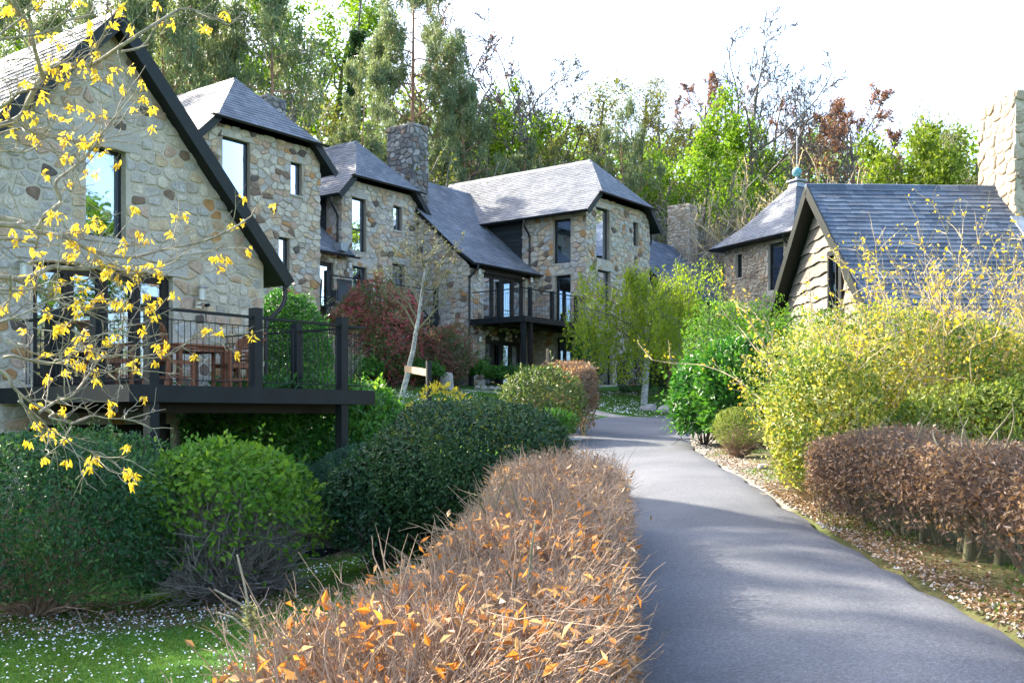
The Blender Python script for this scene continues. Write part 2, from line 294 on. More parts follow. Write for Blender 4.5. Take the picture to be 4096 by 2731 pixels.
def edge_x(y, side):   # road edge x at given y (valid to about y=30)
    return np.interp(y, RD[:,1] if side == 0 else RD[:,3], RD[:,0] if side == 0 else RD[:,2])
def in_road(x, y, mrg=0.0):
    return (y < 30) & (x > edge_x(y, 0)-mrg) & (x < edge_x(y, 1)+mrg)
def dist_poly(x, y, P):
    P = np.asarray(P, float); d = np.full(np.shape(x), 1e9)
    for a, b in zip(P[:-1], P[1:]):
        v = b-a; t = np.clip(((x-a[0])*v[0]+(y-a[1])*v[1])/(v@v), 0, 1)
        d = np.minimum(d, np.hypot(x-a[0]-t*v[0], y-a[1]-t*v[1]))
    return d
ROADC = np.stack([(RD[:,0]+RD[:,2])/2, (RD[:,1]+RD[:,3])/2], 1)
PATH = [(3.6,30.6),(1.7,32.6),(-.8,35.4),(-3.5,36.2),(-6,37)]
def fbm(x, y, s, seed=0):
    r = np.random.default_rng(seed); v = 0
    for o in range(4):
        a = r.uniform(0, 6.28, 5); k = s*2**o
        v = v+sum(np.sin(k*(np.cos(q)*x+np.sin(q)*y)+p) for q, p in zip(a, r.uniform(0, 6.28, 5)))/(5*2**o)
    return v
def make_terrain():
    xs = np.concatenate([np.linspace(-110,-16,30), np.arange(-15.5,-5,.5), np.arange(-5,6,.16), np.arange(6,16,.5), np.linspace(17,130,34)])
    ys = np.concatenate([np.linspace(-60,-5,10), np.arange(-4,26,.2), np.arange(26,48,.4), np.arange(48,100,1.5), np.linspace(102,240,20)])
    X, Y = np.meshgrid(xs, ys); Z = ground(X, Y)
    rc = dist_poly(X, Y, ROADC); hw = 1.35
    Z = Z-.12*ss((hw+.25-rc)/.5)
    Z = Z+np.where((Y < 48)&(rc > 1.9), .012*fbm(X, Y, 2.1, 3), 0)
    n = len(xs); i = np.arange(len(ys)-1)[:,None]*n; j = np.arange(n-1)[None]
    F = np.stack([i+j, i+j+1, i+n+j+1, i+n+j], -1).reshape(-1, 4)
    b = MB(); b.add(np.stack([X, Y, Z], -1).reshape(-1, 3), F)
    # masks: soil / gravel
    jit = .35*fbm(X, Y, 1.7, 5)
    gravel = ss((.95-dist_poly(X, Y, PATH)+jit*.5)/.35)
    right = (X-edge_x(Y, 1)); left = edge_x(Y, 0)-X
    gravel = np.maximum(gravel, ss((.4-np.abs(right-.15)+jit*.4)/.2)*(Y > 12)*(Y < 30)*.8)
    soil = ss((right+.05)/.1)*ss((7-right)/1)*ss((28-Y)/2)*.75
    soil = np.maximum(soil, ss((left+.1)/.2)*ss((1.0-left+jit*.4)/.3)*ss((14-Y)/2))
    for cx, cy_, rx, ry in ((-5.2,11.6,2.9,.95),(-2.9,12.1,1.5,.8),(-.9,12.8,1.5,.9),(-3.2,18.4,3.2,2.2),(-5.3,33.5,3.2,1.7),(5.2,40.3,2.6,1.0),(.6,22.3,1.1,1.3)):
        soil = np.maximum(soil, ss((1.25-np.hypot((X-cx)/rx, (Y-cy_)/ry)+jit*.3)/.3))
    soil = np.maximum(soil, ss((Y-(46+.35*np.clip(X, -30, 30)))/3))
    o = b.build('ground', None, smooth=True)
    ca = o.data.color_attributes.new('mask', 'FLOAT_COLOR', 'POINT')
    ca.data.foreach_set('color', np.stack([soil, gravel, gravel*0, gravel*0+1], -1).reshape(-1).astype(np.float32))
    m, nn, l, bs = newmat('garden ground')
    a = nn.new('ShaderNodeVertexColor'); a.layer_name = 'mask'; sp = nn.new('ShaderNodeSeparateColor'); l.new(a.outputs[0], sp.inputs[0])
    tc = nn.new('ShaderNodeTexCoord')
    n1 = node(nn, 'TexNoise', Scale=.9, Detail=6.0); n2 = node(nn, 'TexNoise', Scale=28.0, Detail=5.0, Roughness=.7); n3 = node(nn, 'TexVoronoi', Scale=24.0)
    for q in (n1, n2, n3): l.new(tc.outputs['Object'], q.inputs['Vector'])
    gr = ramp(nn, [(.3,(.035,.105,.015)),(.5,(.055,.15,.02)),(.7,(.085,.175,.03))]); l.new(n1.outputs[0], gr.inputs[0])
    g2 = ramp(nn, [(.3,(.6,.6,.6)),(.7,(1.3,1.3,1.2))]); l.new(n2.outputs[0], g2.inputs[0])
    grass = mixc(nn, l, 1.0, gr.outputs[0], g2.outputs[0], 'MULTIPLY')
    so_ = ramp(nn, [(.25,(.05,.036,.026)),(.5,(.13,.09,.06)),(.6,(.10,.105,.035)),(.75,(.22,.16,.11))]); l.new(n2.outputs[0], so_.inputs[0])
    gv = ramp(nn, [(0,(.16,.145,.13)),(.5,(.27,.25,.225)),(1,(.38,.35,.32))]); l.new(n3.outputs['Color'], gv.inputs[0])
    c = mixc(nn, l, sp.outputs[0], grass, so_.outputs[0]); c = mixc(nn, l, sp.outputs[1], c, gv.outputs[0]); l.new(c, bs.inputs['Base Color'])
    bs.inputs['Roughness'].default_value = .95; bs.inputs['Specular IOR Level'].default_value = .15; bump(nn, l, n2.outputs[0], bs, .6, .03)
    o.data.materials.append(m); o['kind'] = 'structure'
def make_road():
    K = 14; t = np.linspace(0, 1, K); L = RD[:, :2]; Rr = RD[:, 2:]
    r = np.random.default_rng(5); wob = .03*np.sin(np.arange(len(RD))*1.7)+.02*r.standard_normal(len(RD))
    P = L[:,None]*(1-t[None,:,None])+Rr[:,None]*t[None,:,None]
    P[:,-1,0] += wob; P[:,0,0] -= wob
    z = ground(P[...,0], P[...,1])+.035*(1-(2*t[None]-1)**2)+.01; z[:,0] -= .05; z[:,-1] -= .05
    n = len(RD); i = np.arange(n-1)[:,None]*K; j = np.arange(K-1)[None]
    b = MB(); b.add(np.concatenate([P, z[...,None]], -1).reshape(-1,3), np.stack([i+j, i+j+1, i+K+j+1, i+K+j], -1).reshape(-1,4))
    m, nn, l, bs = newmat('asphalt'); tc = nn.new('ShaderNodeTexCoord')
    n1 = node(nn, 'TexNoise', Scale=42.0, Detail=6.0, Roughness=.85); n2 = node(nn, 'TexNoise', Scale=.7, Detail=5.0); n3 = node(nn, 'TexVoronoi', Scale=95.0)
    for q in (n1, n2, n3): l.new(tc.outputs['Object'], q.inputs['Vector'])
    r1 = ramp(nn, [(.3,(.066,.071,.082)),(.7,(.112,.118,.132))]); l.new(n2.outputs[0], r1.inputs[0])
    r2 = ramp(nn, [(.3,(.45,.45,.45)),(.5,(1,1,1)),(.68,(1.9,1.9,1.9))]); l.new(n1.outputs[0], r2.inputs[0])
    l.new(mixc(nn, l, 1.0, r1.outputs[0], r2.outputs[0], 'MULTIPLY'), bs.inputs['Base Color']); bs.inputs['Roughness'].default_value = .72; bs.inputs['Specular IOR Level'].default_value = .4
    bump(nn, l, n3.outputs[0], bs, .5, .006)
    b.build('road', m, smooth=True)['kind'] = 'structure'
# ------------------------------------------------------------------ rubble masonry
def clip_poly(P, nx, ny, c):
    out = []; k = len(P)
    for i in range(k):
        a = P[i]; b = P[(i+1) % k]; da = nx*a[0]+ny*a[1]-c; db = nx*b[0]+ny*b[1]-c
        if da <= 0: out.append(a)
        if (da < 0 < db) or (db < 0 < da):
            t = da/(da-db); out.append((a[0]+t*(b[0]-a[0]), a[1]+t*(b[1]-a[1])))
    return out
def inside(P, x, y):
    s = False; j = len(P)-1
    for i in range(len(P)):
        if (P[i][1] > y) != (P[j][1] > y) and x < (P[j][0]-P[i][0])*(y-P[i][1])/(P[j][1]-P[i][1])+P[i][0]: s = not s
        j = i
    return s
def stones(mb, frame, poly, holes, sx, sz, gap, h, seed, ext=.03, rounds=1, jx=.40, jz=.34, rc=.2):
    rs = random.Random(seed); O, A, N = frame
    x0 = min(p[0] for p in poly)-sx; x1 = max(p[0] for p in poly)+sx; z0 = min(p[1] for p in poly)-sz; z1 = max(p[1] for p in poly)+sz
    seeds = {}; nr = int((z1-z0)/sz)+1; nc = int((x1-x0)/sx)+1
    for r in range(nr):
        off = rs.random()*sx
        for c in range(nc): 
            if rs.random() < .9: seeds[(r, c)] = (x0+(c+.5)*sx+off-sx/2+rs.uniform(-jx,jx)*sx, z0+(r+.5)*sz+rs.uniform(-jz,jz)*sz)
    ar = sum(poly[i][0]*poly[(i+1)%len(poly)][1]-poly[(i+1)%len(poly)][0]*poly[i][1] for i in range(len(poly)))
    pe = poly if ar > 0 else poly[::-1]
    asp = sx/sz
    for (r, c), (px, pz) in seeds.items():
        if not inside(poly, px, pz): continue
        if any(a0-.02 < px < a1+.02 and b0-.02 < pz < b1+.02 for a0, b0, a1, b1 in holes): continue
        P = [(px-1.7*sx, pz-1.7*sz), (px+1.7*sx, pz-1.7*sz), (px+1.7*sx, pz+1.7*sz), (px-1.7*sx, pz+1.7*sz)]
        for dr in (-2,-1,0,1,2):
            for dc in (-2,-1,0,1,2):
                q = seeds.get((r+dr, c+dc))
                if q is None or (dr == 0 and dc == 0): continue
                nx2, nz2 = (q[0]-px)/asp**2, q[1]-pz
                L2 = math.hypot(nx2, nz2); nx2 /= L2; nz2 /= L2
                P = clip_poly(P, nx2, nz2, nx2*(px+q[0])/2+nz2*(pz+q[1])/2-gap*rs.uniform(.6,1.4))
                if len(P) < 3: break
            if len(P) < 3: break
        for i in range(len(pe)):
            a = pe[i]; b = pe[(i+1) % len(pe)]; nx, nz = b[1]-a[1], a[0]-b[0]; L = math.hypot(nx, nz); nx /= L; nz /= L
            if len(P) > 2: P = clip_poly(P, nx, nz, nx*a[0]+nz*a[1]+ext*rs.uniform(.0,1))
        for a0, b0, a1, b1 in holes:
            ds = [(px-a1,(-1,0,-a1)), (a0-px,(1,0,a0)), (pz-b1,(0,-1,-b1)), (b0-pz,(0,1,b0))]
            d, pl = max(ds, key=lambda q: q[0])
            if len(P) > 2: P = clip_poly(P, pl[0], pl[1], pl[2]-.008)
        if len(P) < 3: continue
        for _ in range(rounds):
            Q = []
            for i in range(len(P)):
                a = P[i]; b = P[(i+1) % len(P)]
                Q += [(a[0]*(1-rc)+b[0]*rc, a[1]*(1-rc)+b[1]*rc), (a[0]*rc+b[0]*(1-rc), a[1]*rc+b[1]*(1-rc))]
            P = Q
        k = len(P); cx = sum(p[0] for p in P)/k; cz = sum(p[1] for p in P)/k
        area = abs(sum(P[i][0]*P[(i+1)%k][1]-P[(i+1)%k][0]*P[i][1] for i in range(k)))/2
        if area < .12*sx*sz*.4: continue
        hh = h*rs.uniform(.45,1.25); tx, tz = rs.uniform(-.35,.35)*hh/sx, rs.uniform(-.35,.35)*hh/sz
        V = []
        for d, s in ((-.01,1.0),(hh*.55,.985),(hh,.80)):
            for p in P:
                x = cx+(p[0]-cx)*s+rs.uniform(-1,1)*.02*sx*(s<1); z = cz+(p[1]-cz)*s+rs.uniform(-1,1)*.02*sz*(s<1)
                dd = d+((x-cx)*tx+(z-cz)*tz if d > 0 else 0); V.append([O[i]+A[i]*x+N[i]*dd+(z if i == 2 else 0) for i in range(3)])
        F = []
        for q in (0, 1):
            for i in range(k): F.append((q*k+i, q*k+(i+1)%k, (q+1)*k+(i+1)%k, (q+1)*k+i))
        F.append(tuple(range(2*k, 3*k)))
        mb.add(V, F, rs.random())
def wall_face(mb, frame, poly, holes, reveal, rnd=.5):
    O, A, N = [np.asarray(q, float) for q in frame]
    def P(x, z, d=0.0): return O+A*x+N*d+np.array([0,0,z])
    loops = [poly]+[[(a0,b0),(a0,b1),(a1,b1),(a1,b0)] for a0, b0, a1, b1 in holes]
    flat = [p for lp in loops for p in lp]
    tris = tessellate_polygon([[Vector((p[0], p[1], 0)) for p in lp] for lp in loops])
    mb.add([P(*p) for p in flat], [tuple(t) for t in tris], rnd)
    for a0, b0, a1, b1 in holes:
        for (xa, za), (xb, zb) in (((a0,b0),(a1,b0)),((a1,b0),(a1,b1)),((a1,b1),(a0,b1)),((a0,b1),(a0,b0))):
            mb.add([P(xa,za), P(xb,zb), P(xb,zb,-reveal), P(xa,za,-reveal)], [(0,1,2,3)], rnd)
def rubble_wall(parent, frame, poly, holes=(), sx=.34, sz=.24, gap=.012, h=.035, seed=1, mort='mortar_tight', st='stone', reveal=.22, name='wall', rounds=1, **kw):
    b = MB(); wall_face(b, frame, poly, holes, reveal); w = b.build(name, M[mort], parent)
    s = MB(); stones(s, frame, poly, holes, sx, sz, gap, h, seed, rounds=rounds, **kw); s.build('masonry', M[st], w); return w
def fr(O, A, N): return (tuple(O), tuple(A), tuple(N))
def P3(frame, x, z, d=0.0): O, A, N = [np.asarray(q, float) for q in frame]; return O+A*x+N*d+np.array([0,0,z])
def fbox(mb, frame, x0, x1, z0, z1, d0, d1, rnd=.5):
    """box in a wall frame"""
    V = [P3(frame, x, z, d) for d in (d0, d1) for x, z in ((x0,z0),(x1,z0),(x1,z1),(x0,z1))]
    mb.add(V, [(0,1,2,3),(4,7,6,5),(0,4,5,1),(1,5,6,2),(2,6,7,3),(3,7,4,0)], rnd)
def window(parent, frame, rect, trans=(), mull=(), fw=.06, dep=.16, glass='glass', blind=None, name='window', curtain=None):
    x0, z0, x1, z1 = rect; b = MB(); d0, d1 = -dep-.05, -dep+.02
    fbox(b, frame, x0, x0+fw, z0, z1, d0, d1); fbox(b, frame, x1-fw, x1, z0, z1, d0, d1)
    fbox(b, frame, x0+fw, x1-fw, z0, z0+fw, d0, d1-.004); fbox(b, frame, x0+fw, x1-fw, z1-fw, z1, d0, d1-.004)
    for t in trans: z = z0+(z1-z0)*t; fbox(b, frame, x0+fw, x1-fw, z-fw*.45, z+fw*.45, d0, d1-.004)
    for t in mull: x = x0+(x1-x0)*t; fbox(b, frame, x-fw*.7, x+fw*.7, z0+fw, z1-fw, d0, d1+.006)
    o = b.build(name, M['frame'], parent)
    g = MB(); fbox(g, frame, x0+fw*.9, x1-fw*.9, z0+fw*.9, z1-fw*.9, -dep-.022, -dep-.016); g.build('pane', M[glass], o)
    if blind:
        s = MB(); zt = z1-fw; zb = z0+fw+(z1-z0-2*fw)*(1-blind); z = zt; st = .045
        while z > zb:
            V = [P3(frame, x, zz, d) for (x, zz, d) in ((x0+fw, z, -dep-.10), (x1-fw, z, -dep-.10), (x1-fw, z-.030, -dep-.075), (x0+fw, z-.030, -dep-.075))]
            s.add(V, [(0,1,2,3)]); z -= st
        s.build('blind', M['blind'], o)
    if curtain:
        for a, bb in curtain:
            s = MB(); xa = x0+(x1-x0)*a; xb = x0+(x1-x0)*bb; k = max(4, int((xb-xa)/.05))
            xs = np.linspace(xa, xb, k); dd = -dep-.14+.03*np.sin(np.arange(k)*1.9)
            V = [P3(frame, x, zz, d) for x, d in zip(xs, dd) for zz in (z0+.05, z1-.05)]
            s.add(V, [(2*i, 2*i+2, 2*i+3, 2*i+1) for i in range(k-1)]); s.build('curtain', M['curtain'], o)
    return o
def slab(parent, frame, x0, x1, z0, z1, proud=.03, mat='lintel', name='lintel', seed=0):
    r = random.Random(seed+x0); b = MB(); q = .012
    V = []
    for d, s in ((-.02,0),(proud-.008,0),(proud,.012)):
        for x, z, sx, sz in ((x0,z0,1,1),(x1,z0,-1,1),(x1,z1,-1,-1),(x0,z1,1,-1)): V.append(P3(frame, x+sx*s+r.uniform(-q,q), z+sz*s+r.uniform(-q,q), d))
    b.add(V, [(i, (i+1)%4, 4+(i+1)%4, 4+i) for i in range(4)]+[(4+i, 4+(i+1)%4, 8+(i+1)%4, 8+i) for i in range(4)]+[(8,9,10,11)], .5)
    return b.build(name, M[mat], parent)
# ------------------------------------------------------------------ slate roofs
def slates(mb, poly3, w=.26, gauge=.165, seed=1, th=.014):
    rs = random.Random(seed); P = [np.asarray(p, float) for p in poly3]
    nrm = np.zeros(3)
    for i in range(1, len(P)-1): nrm += np.cross(P[i]-P[0], P[i+1]-P[0])
    nrm /= np.linalg.norm(nrm)
    if nrm[2] < 0: nrm = -nrm
    up = np.array([0,0,1.0])-nrm*nrm[2]; up /= np.linalg.norm(up); ax = np.cross(up, nrm)
    Q = [((p-P[0])@ax, (p-P[0])@up) for p in P]
    ar = sum(Q[i][0]*Q[(i+1)%len(Q)][1]-Q[(i+1)%len(Q)][0]*Q[i][1] for i in range(len(Q)))
    if ar < 0: Q = Q[::-1]
    pl = []
    for i in range(len(Q)):
        a, b = Q[i], Q[(i+1)%len(Q)]; nx, ny = b[1]-a[1], a[0]-b[0]; L = math.hypot(nx, ny); pl.append((nx/L, ny/L, (nx*a[0]+ny*a[1])/L))
    x0 = min(q[0] for q in Q); x1 = max(q[0] for q in Q); y0 = min(q[1] for q in Q); y1 = max(q[1] for q in Q)
    r = 0; y = y0-.02; V = []; F = []; RR = []
    while y < y1:
        x = x0-rs.random()*w; band = rs.random()
        while x < x1:
            ww = w*rs.uniform(.75,1.25); dy = rs.uniform(-.012,.012); S = [(x+.003, y+dy), (x+ww-.003, y+dy+rs.uniform(-.005,.005)), (x+ww-.003, y+gauge+.02), (x+.003, y+gauge+.02)]
            for c in pl:
                S = clip_poly(S, c[0], c[1], c[2]+.004)
                if len(S) < 3: break
            if len(S) >= 3:
                lift = rs.uniform(.9,1.5); k = len(S); b0 = len(V)
                for p in S:
                    hgt = th*lift*max(0.12, 1-(p[1]-y)/(gauge+.02)*.9)
                    V.append(P[0]+ax*p[0]+up*p[1]+nrm*(hgt+.004))
                for p in S: V.append(P[0]+ax*p[0]+up*p[1]-nrm*.004)
                F.append(tuple(range(b0, b0+k))); F += [(b0+i, b0+k+i, b0+k+(i+1)%k, b0+(i+1)%k) for i in range(k)]
                v = .82*rs.random()+.18*band; RR += [v]*(2*k)
            x += ww
        y += gauge; r += 1
    mb.add(V, F, np.array(RR))
def slab_under(mb, poly3, th):
    P = np.array(poly3, float); n = np.cross(P[1]-P[0], P[2]-P[0]); n /= np.linalg.norm(n); n = n if n[2] > 0 else -n
    mb.prism(P-n*.006, -n*th)
def ridge(mb, p, q, w=.16, seed=0, step=.45):
    p = np.asarray(p, float); q = np.asarray(q, float); L = np.linalg.norm(q-p); n = max(1, int(L/step)); r = random.Random(seed)
    for i in range(n):
        a = p+(q-p)*i/n; b = p+(q-p)*(i+.985)/n; d = (q-p)/L; s = np.cross(d, (0,0,1)); s /= np.linalg.norm(s); k = r.uniform(-.006,.006)
        V = []
        for c in (a, b):
            for o, z in ((-w,-w*.85),(-w*.4,.02),(0,.05),(w*.4,.02),(w,-w*.85)): V.append(c+s*o+np.array([0,0,z+k]))
        mb.add(V, [(i2, i2+1, i2+6, i2+5) for i2 in range(4)]+[(0,1,2,3,4),(9,8,7,6,5)], r.random())
def gutter(mb, p, q, r=.06):
    p = np.asarray(p, float); q = np.asarray(q, float); d = (q-p)/np.linalg.norm(q-p); s = np.cross(d, (0,0,1)); s /= np.linalg.norm(s)
    a = np.linspace(0, math.pi, 7); out = []
    for c in (p, q):
        for rr in (r, r-.008): out.append([c+s*math.cos(t)*rr-np.array([0,0,math.sin(t)*rr]) for t in a])
    V = np.array(out).reshape(-1, 3); F = []
    for i in range(6): F += [(i, i+1, 14+i+1, 14+i), (7+i+1, 7+i, 21+i, 21+i+1), (i+1, i, 7+i, 7+i+1), (14+i, 14+i+1, 21+i+1, 21+i)]
    F += [(0,14,21,7), (6,13,27,20)]; mb.add(V, F)
def chimney(parent, c, w, d, z0, z1, st='stone_dark', mo='mortar_dark', seed=3, sx=.3, sz=.22, cap=True):
    """rubble stack; c = centre xy in local space"""
    b = MB(); x0, x1, y0, y1 = c[0]-w/2, c[0]+w/2, c[1]-d/2, c[1]+d/2
    b.lohi((x0,y0,z0), (x1,y1,z1)); o = b.build('chimney', M[mo], parent); s = MB()
    for k, (f, ww) in enumerate(((fr((x0,y0,0),(1,0,0),(0,-1,0)),w),(fr((x0,y1,0),(0,-1,0),(-1,0,0)),d),(fr((x1,y0,0),(0,1,0),(1,0,0)),d),(fr((x1,y1,0),(-1,0,0),(0,1,0)),w))):
        stones(s, f, [(0,z0),(ww,z0),(ww,z1+.03),(0,z1+.03)], [], sx, sz, .014, .045, seed+k, ext=.05)
    if cap:
        r = random.Random(seed)
        for yy in np.arange(y0, y1, .24):
            for xx in np.arange(x0, x1, .26): s.box((min(xx+.13,x1-.05), min(yy+.12,y1-.05), z1+.03), (.24,.22,.09+r.uniform(0,.05)), r.random(), rz=r.uniform(-.2,.2), taper=.8)
    s.build('masonry', M[st], o); return o
def half_hip(h, Wd, L, ze, za, s, zh, oh=.45, seed=1, hip=True, slate='slate', gs=(.26,.165), gut=True):
    """roof over a gabled block: local x along the gable, y into the house"""
    xm = Wd/2; k = (za-ze)/(xm+oh); xh = xm-(za-zh)/k; f = -oh*.8
    if hip:
        left = [(xm,s,za),(xm,L,za),(-oh,L,ze),(-oh,f,ze),(xh,f,zh)]; right = [(Wd-p[0], p[1], p[2]) for p in left]
    else:
        left = [(xm,f,za),(xm,L,za),(-oh,L,ze),(-oh,f,ze)]; right = [(Wd-p[0], p[1], p[2]) for p in left]
    b = MB(); slates(b, left, gs[0], gs[1], seed); slates(b, right, gs[0], gs[1], seed+1)
    if hip: slates(b, [(xm,s,za),(xh-.12,f-.1,zh-.1),(Wd-xh+.12,f-.1,zh-.1)], gs[0], gs[1], seed+2)
    ro = b.build('roof', M[slate], h)
    u = MB()
    for p in (left, right): slab_under(u, p, .13)
    if hip: slab_under(u, [(xm,s,za),(xh,f,zh),(Wd-xh,f,zh)], .10)
    # barge boards along the sloping verge, set a little proud of the slab
    for sg in (0, 1):
        a = (xh if hip else xm, f, zh if hip else za); bb = (-oh, f, ze)
        if sg: a = (Wd-a[0], a[1], a[2]); bb = (Wd+oh, f, ze)
        u.bar((a[0], a[1]-.012, a[2]-.12), (bb[0], bb[1]-.012, bb[2]-.12), .03, .24)
    u.build('bargeboard', M['barge'], ro)
    r = MB(); ridge(r, (xm, s if hip else f, za), (xm, L, za), seed=seed)
    r.build('ridge_tiles', M['slate'], ro)
    if gut:
        g = MB(); gutter(g, (-oh-.05, f-.02, ze-.03), (-oh-.05, L, ze-.03)); gutter(g, (Wd+oh+.05, f-.02, ze-.03), (Wd+oh+.05, L, ze-.03))
        if hip: gutter(g, (xh-.40, f-.16, zh-.13), (Wd-xh+.40, f-.16, zh-.13))
        g.build('gutter', M['gutter'], ro)
    return ro, k, xh
# ------------------------------------------------------------------ houses (terrace axes: e along the gables, n towards the drive)
ER = math.atan2(.8, .6)
def TW(t, m, z=0.0): return Vector((.6*t+.8*m, .8*t-.6*m, z))
def plain_walls(h, Wd, L, z0, zw, za=None, left=True, right=True, mat='mortar_tight', ly=.3):
    b = MB()
    if left: b.lohi((.004,ly,z0), (.2,L,zw))
    if right: b.lohi((Wd-.2,.02,z0), (Wd,L,zw))
    b.prism([(0,L,z0),(Wd,L,z0),(Wd,L,zw)]+([(Wd/2,L,za)] if za else [])+[(0,L,zw)], (0,-.2,0))
    return b.build('rear_wall', M[mat], h)
def french_door(parent, frame, rect, n=4, glass='glass', curtain=None, handle=True):
    x0, z0, x1, z1 = rect; o = None; fw = .045; b = MB(); d0, d1 = -.22, -.13
    fbox(b, frame, x0, x0+fw, z0, z1, d0, d1); fbox(b, frame, x1-fw, x1, z0, z1, d0, d1); fbox(b, frame, x0+fw, x1-fw, z1-fw, z1, d0, d1-.004); fbox(b, frame, x0+fw, x1-fw, z0, z0+.03, d0, d1-.004)
    o = b.build('french_door', M['frame'], parent); w = (x1-x0-2*fw)/n
    for i in range(n):
        a = x0+fw+i*w+.004; c = a+w-.008; lf = MB(); s = .085
        fbox(lf, frame, a, a+s, z0+.035, z1-fw-.004, d0+.01, d1+.012); fbox(lf, frame, c-s, c, z0+.035, z1-fw-.004, d0+.01, d1+.012)
        fbox(lf, frame, a+s, c-s, z0+.035, z0+.25, d0+.012, d1+.008); fbox(lf, frame, a+s, c-s, z1-fw-.1, z1-fw-.004, d0+.012, d1+.008)
        if handle: fbox(lf, frame, c-.05, c-.025, (z0+z1)/2-.08, (z0+z1)/2+.08, d1+.012, d1+.05)
        q = lf.build('door_leaf', M['brownblack'], o)
        g = MB(); fbox(g, frame, a+s-.01, c-s+.01, z0+.24, z1-fw-.09, d0+.04, d0+.048); g.build('pane', M[glass], q)
    if curtain:
        for a, bb in curtain:
            s = MB(); xa = x0+(x1-x0)*a; xb = x0+(x1-x0)*bb; k = max(5, int((xb-xa)/.06)); xs = np.linspace(xa, xb, k); dd = -.34+.035*np.sin(np.arange(k)*1.9)
            V = [P3(frame, x, zz, d) for x, d in zip(xs, dd) for zz in (z0+.05, z1-.08)]
            s.add(V, [(2*i, 2*i+2, 2*i+3, 2*i+1) for i in range(k-1)]); s.build('curtain', M['curtain'], o)
    return o
def rear_room(h, frame, x0, x1, z0, z1, dep=2.6):
    """floor, ceiling and back wall of the room one looks into"""
    b = MB(); fbox(b, frame, x0, x1, z0-.1, z0-.02, -dep, -.25); fbox(b, frame, x0, x1, z1+.1, z1+.18, -dep, -.25); fbox(b, frame, x0, x1, z0, z1+.08, -dep-.1, -dep); b.build('room', M['inside'], h)
def pipe(h, pts, r=.045, par=None): 
    b = MB(); P = catmull(np.array(pts, float), 6) if len(pts) > 2 else np.array(pts, float); b.tube(P, r, 8)
    return b.build('downpipe', M['gutter'], par or h, smooth=True)
LW = {'front': lambda: fr((0,0,0),(1,0,0),(0,-1,0)), 'left': lambda: fr((0,0,0),(0,1,0),(-1,0,0))}
FRT = LW['front'](); LFT = LW['left']()

def house_near():
    h = empty('stone_house', TW(6.3, -15.7), ER)
    tag(h, 'nearest stone house with plain steep gable, dark bargeboard and big raised timber deck', 'house', 'stone houses of the terrace')
    Wd, L, za, ze, oh = 6.55, 9.0, 8.44, 4.39, .40
    k = (za-ze)/(Wd/2+oh); zr = za-k*Wd/2-.17
    poly = [(0,-.9),(Wd,-.9),(Wd,zr),(Wd/2,za-.17),(0,zr)]
    win = (2.86,4.70,3.59,6.22); dr = (1.96,2.1,4.52,4.18); low = (1.9,-.48,4.55,1.55)
    rubble_wall(h, FRT, poly, [win, dr, low], .27, .195, .020, .024, 11, 'mortar', reveal=.24, rounds=1, jx=.34, jz=.24, rc=.15)
    slab(h, FRT, win[0]-.22, win[2]+.28, win[3]+.0, win[3]+.36, .03, seed=1); slab(h, FRT, dr[0]-.3, dr[2]+.3, dr[3], dr[3]+.42, .03, seed=2)
    slab(h, FRT, win[0]-.06, win[2]+.06, win[1]-.09, win[1], .05, name='sill', seed=3)
    window(h, FRT, win, glass='glass_sky', fw=.055, dep=.17); french_door(h, FRT, dr, 4, 'glass', [(.0,.14),(.86,1.0)]); french_door(h, FRT, low, 4, 'glass', [(.02,.3)])
    rear_room(h, FRT, .4, 6.2, 2.1, 4.3, 3.2); rear_room(h, FRT, .4, 6.2, -.48, 1.7, 3.0)
    plain_walls(h, Wd, L, -.9, zr-.02, za-.3)
    ro, _, _ = half_hip(h, Wd, L, ze, za, 0, za, oh, 21, hip=False, gs=(.30,.20), gut=False)
    g = MB(); gutter(g, (Wd+oh+.05, -.34, ze-.06), (Wd+oh+.05, L, ze-.06), .065); gutter(g, (-oh-.05, -.34, ze-.06), (-oh-.05, L, ze-.06), .065); g.build('gutter', M['gutter'], ro)
    pipe(h, [(Wd+oh+.05,-.1,ze-.10),(Wd+oh+.05,-.1,ze-.38),(Wd+oh-.08,-.08,ze-.62),(Wd+.15,-.02,ze-.80),(Wd+.07,0,ze-1.1),(Wd+.07,0,.2)], .045)
    return h
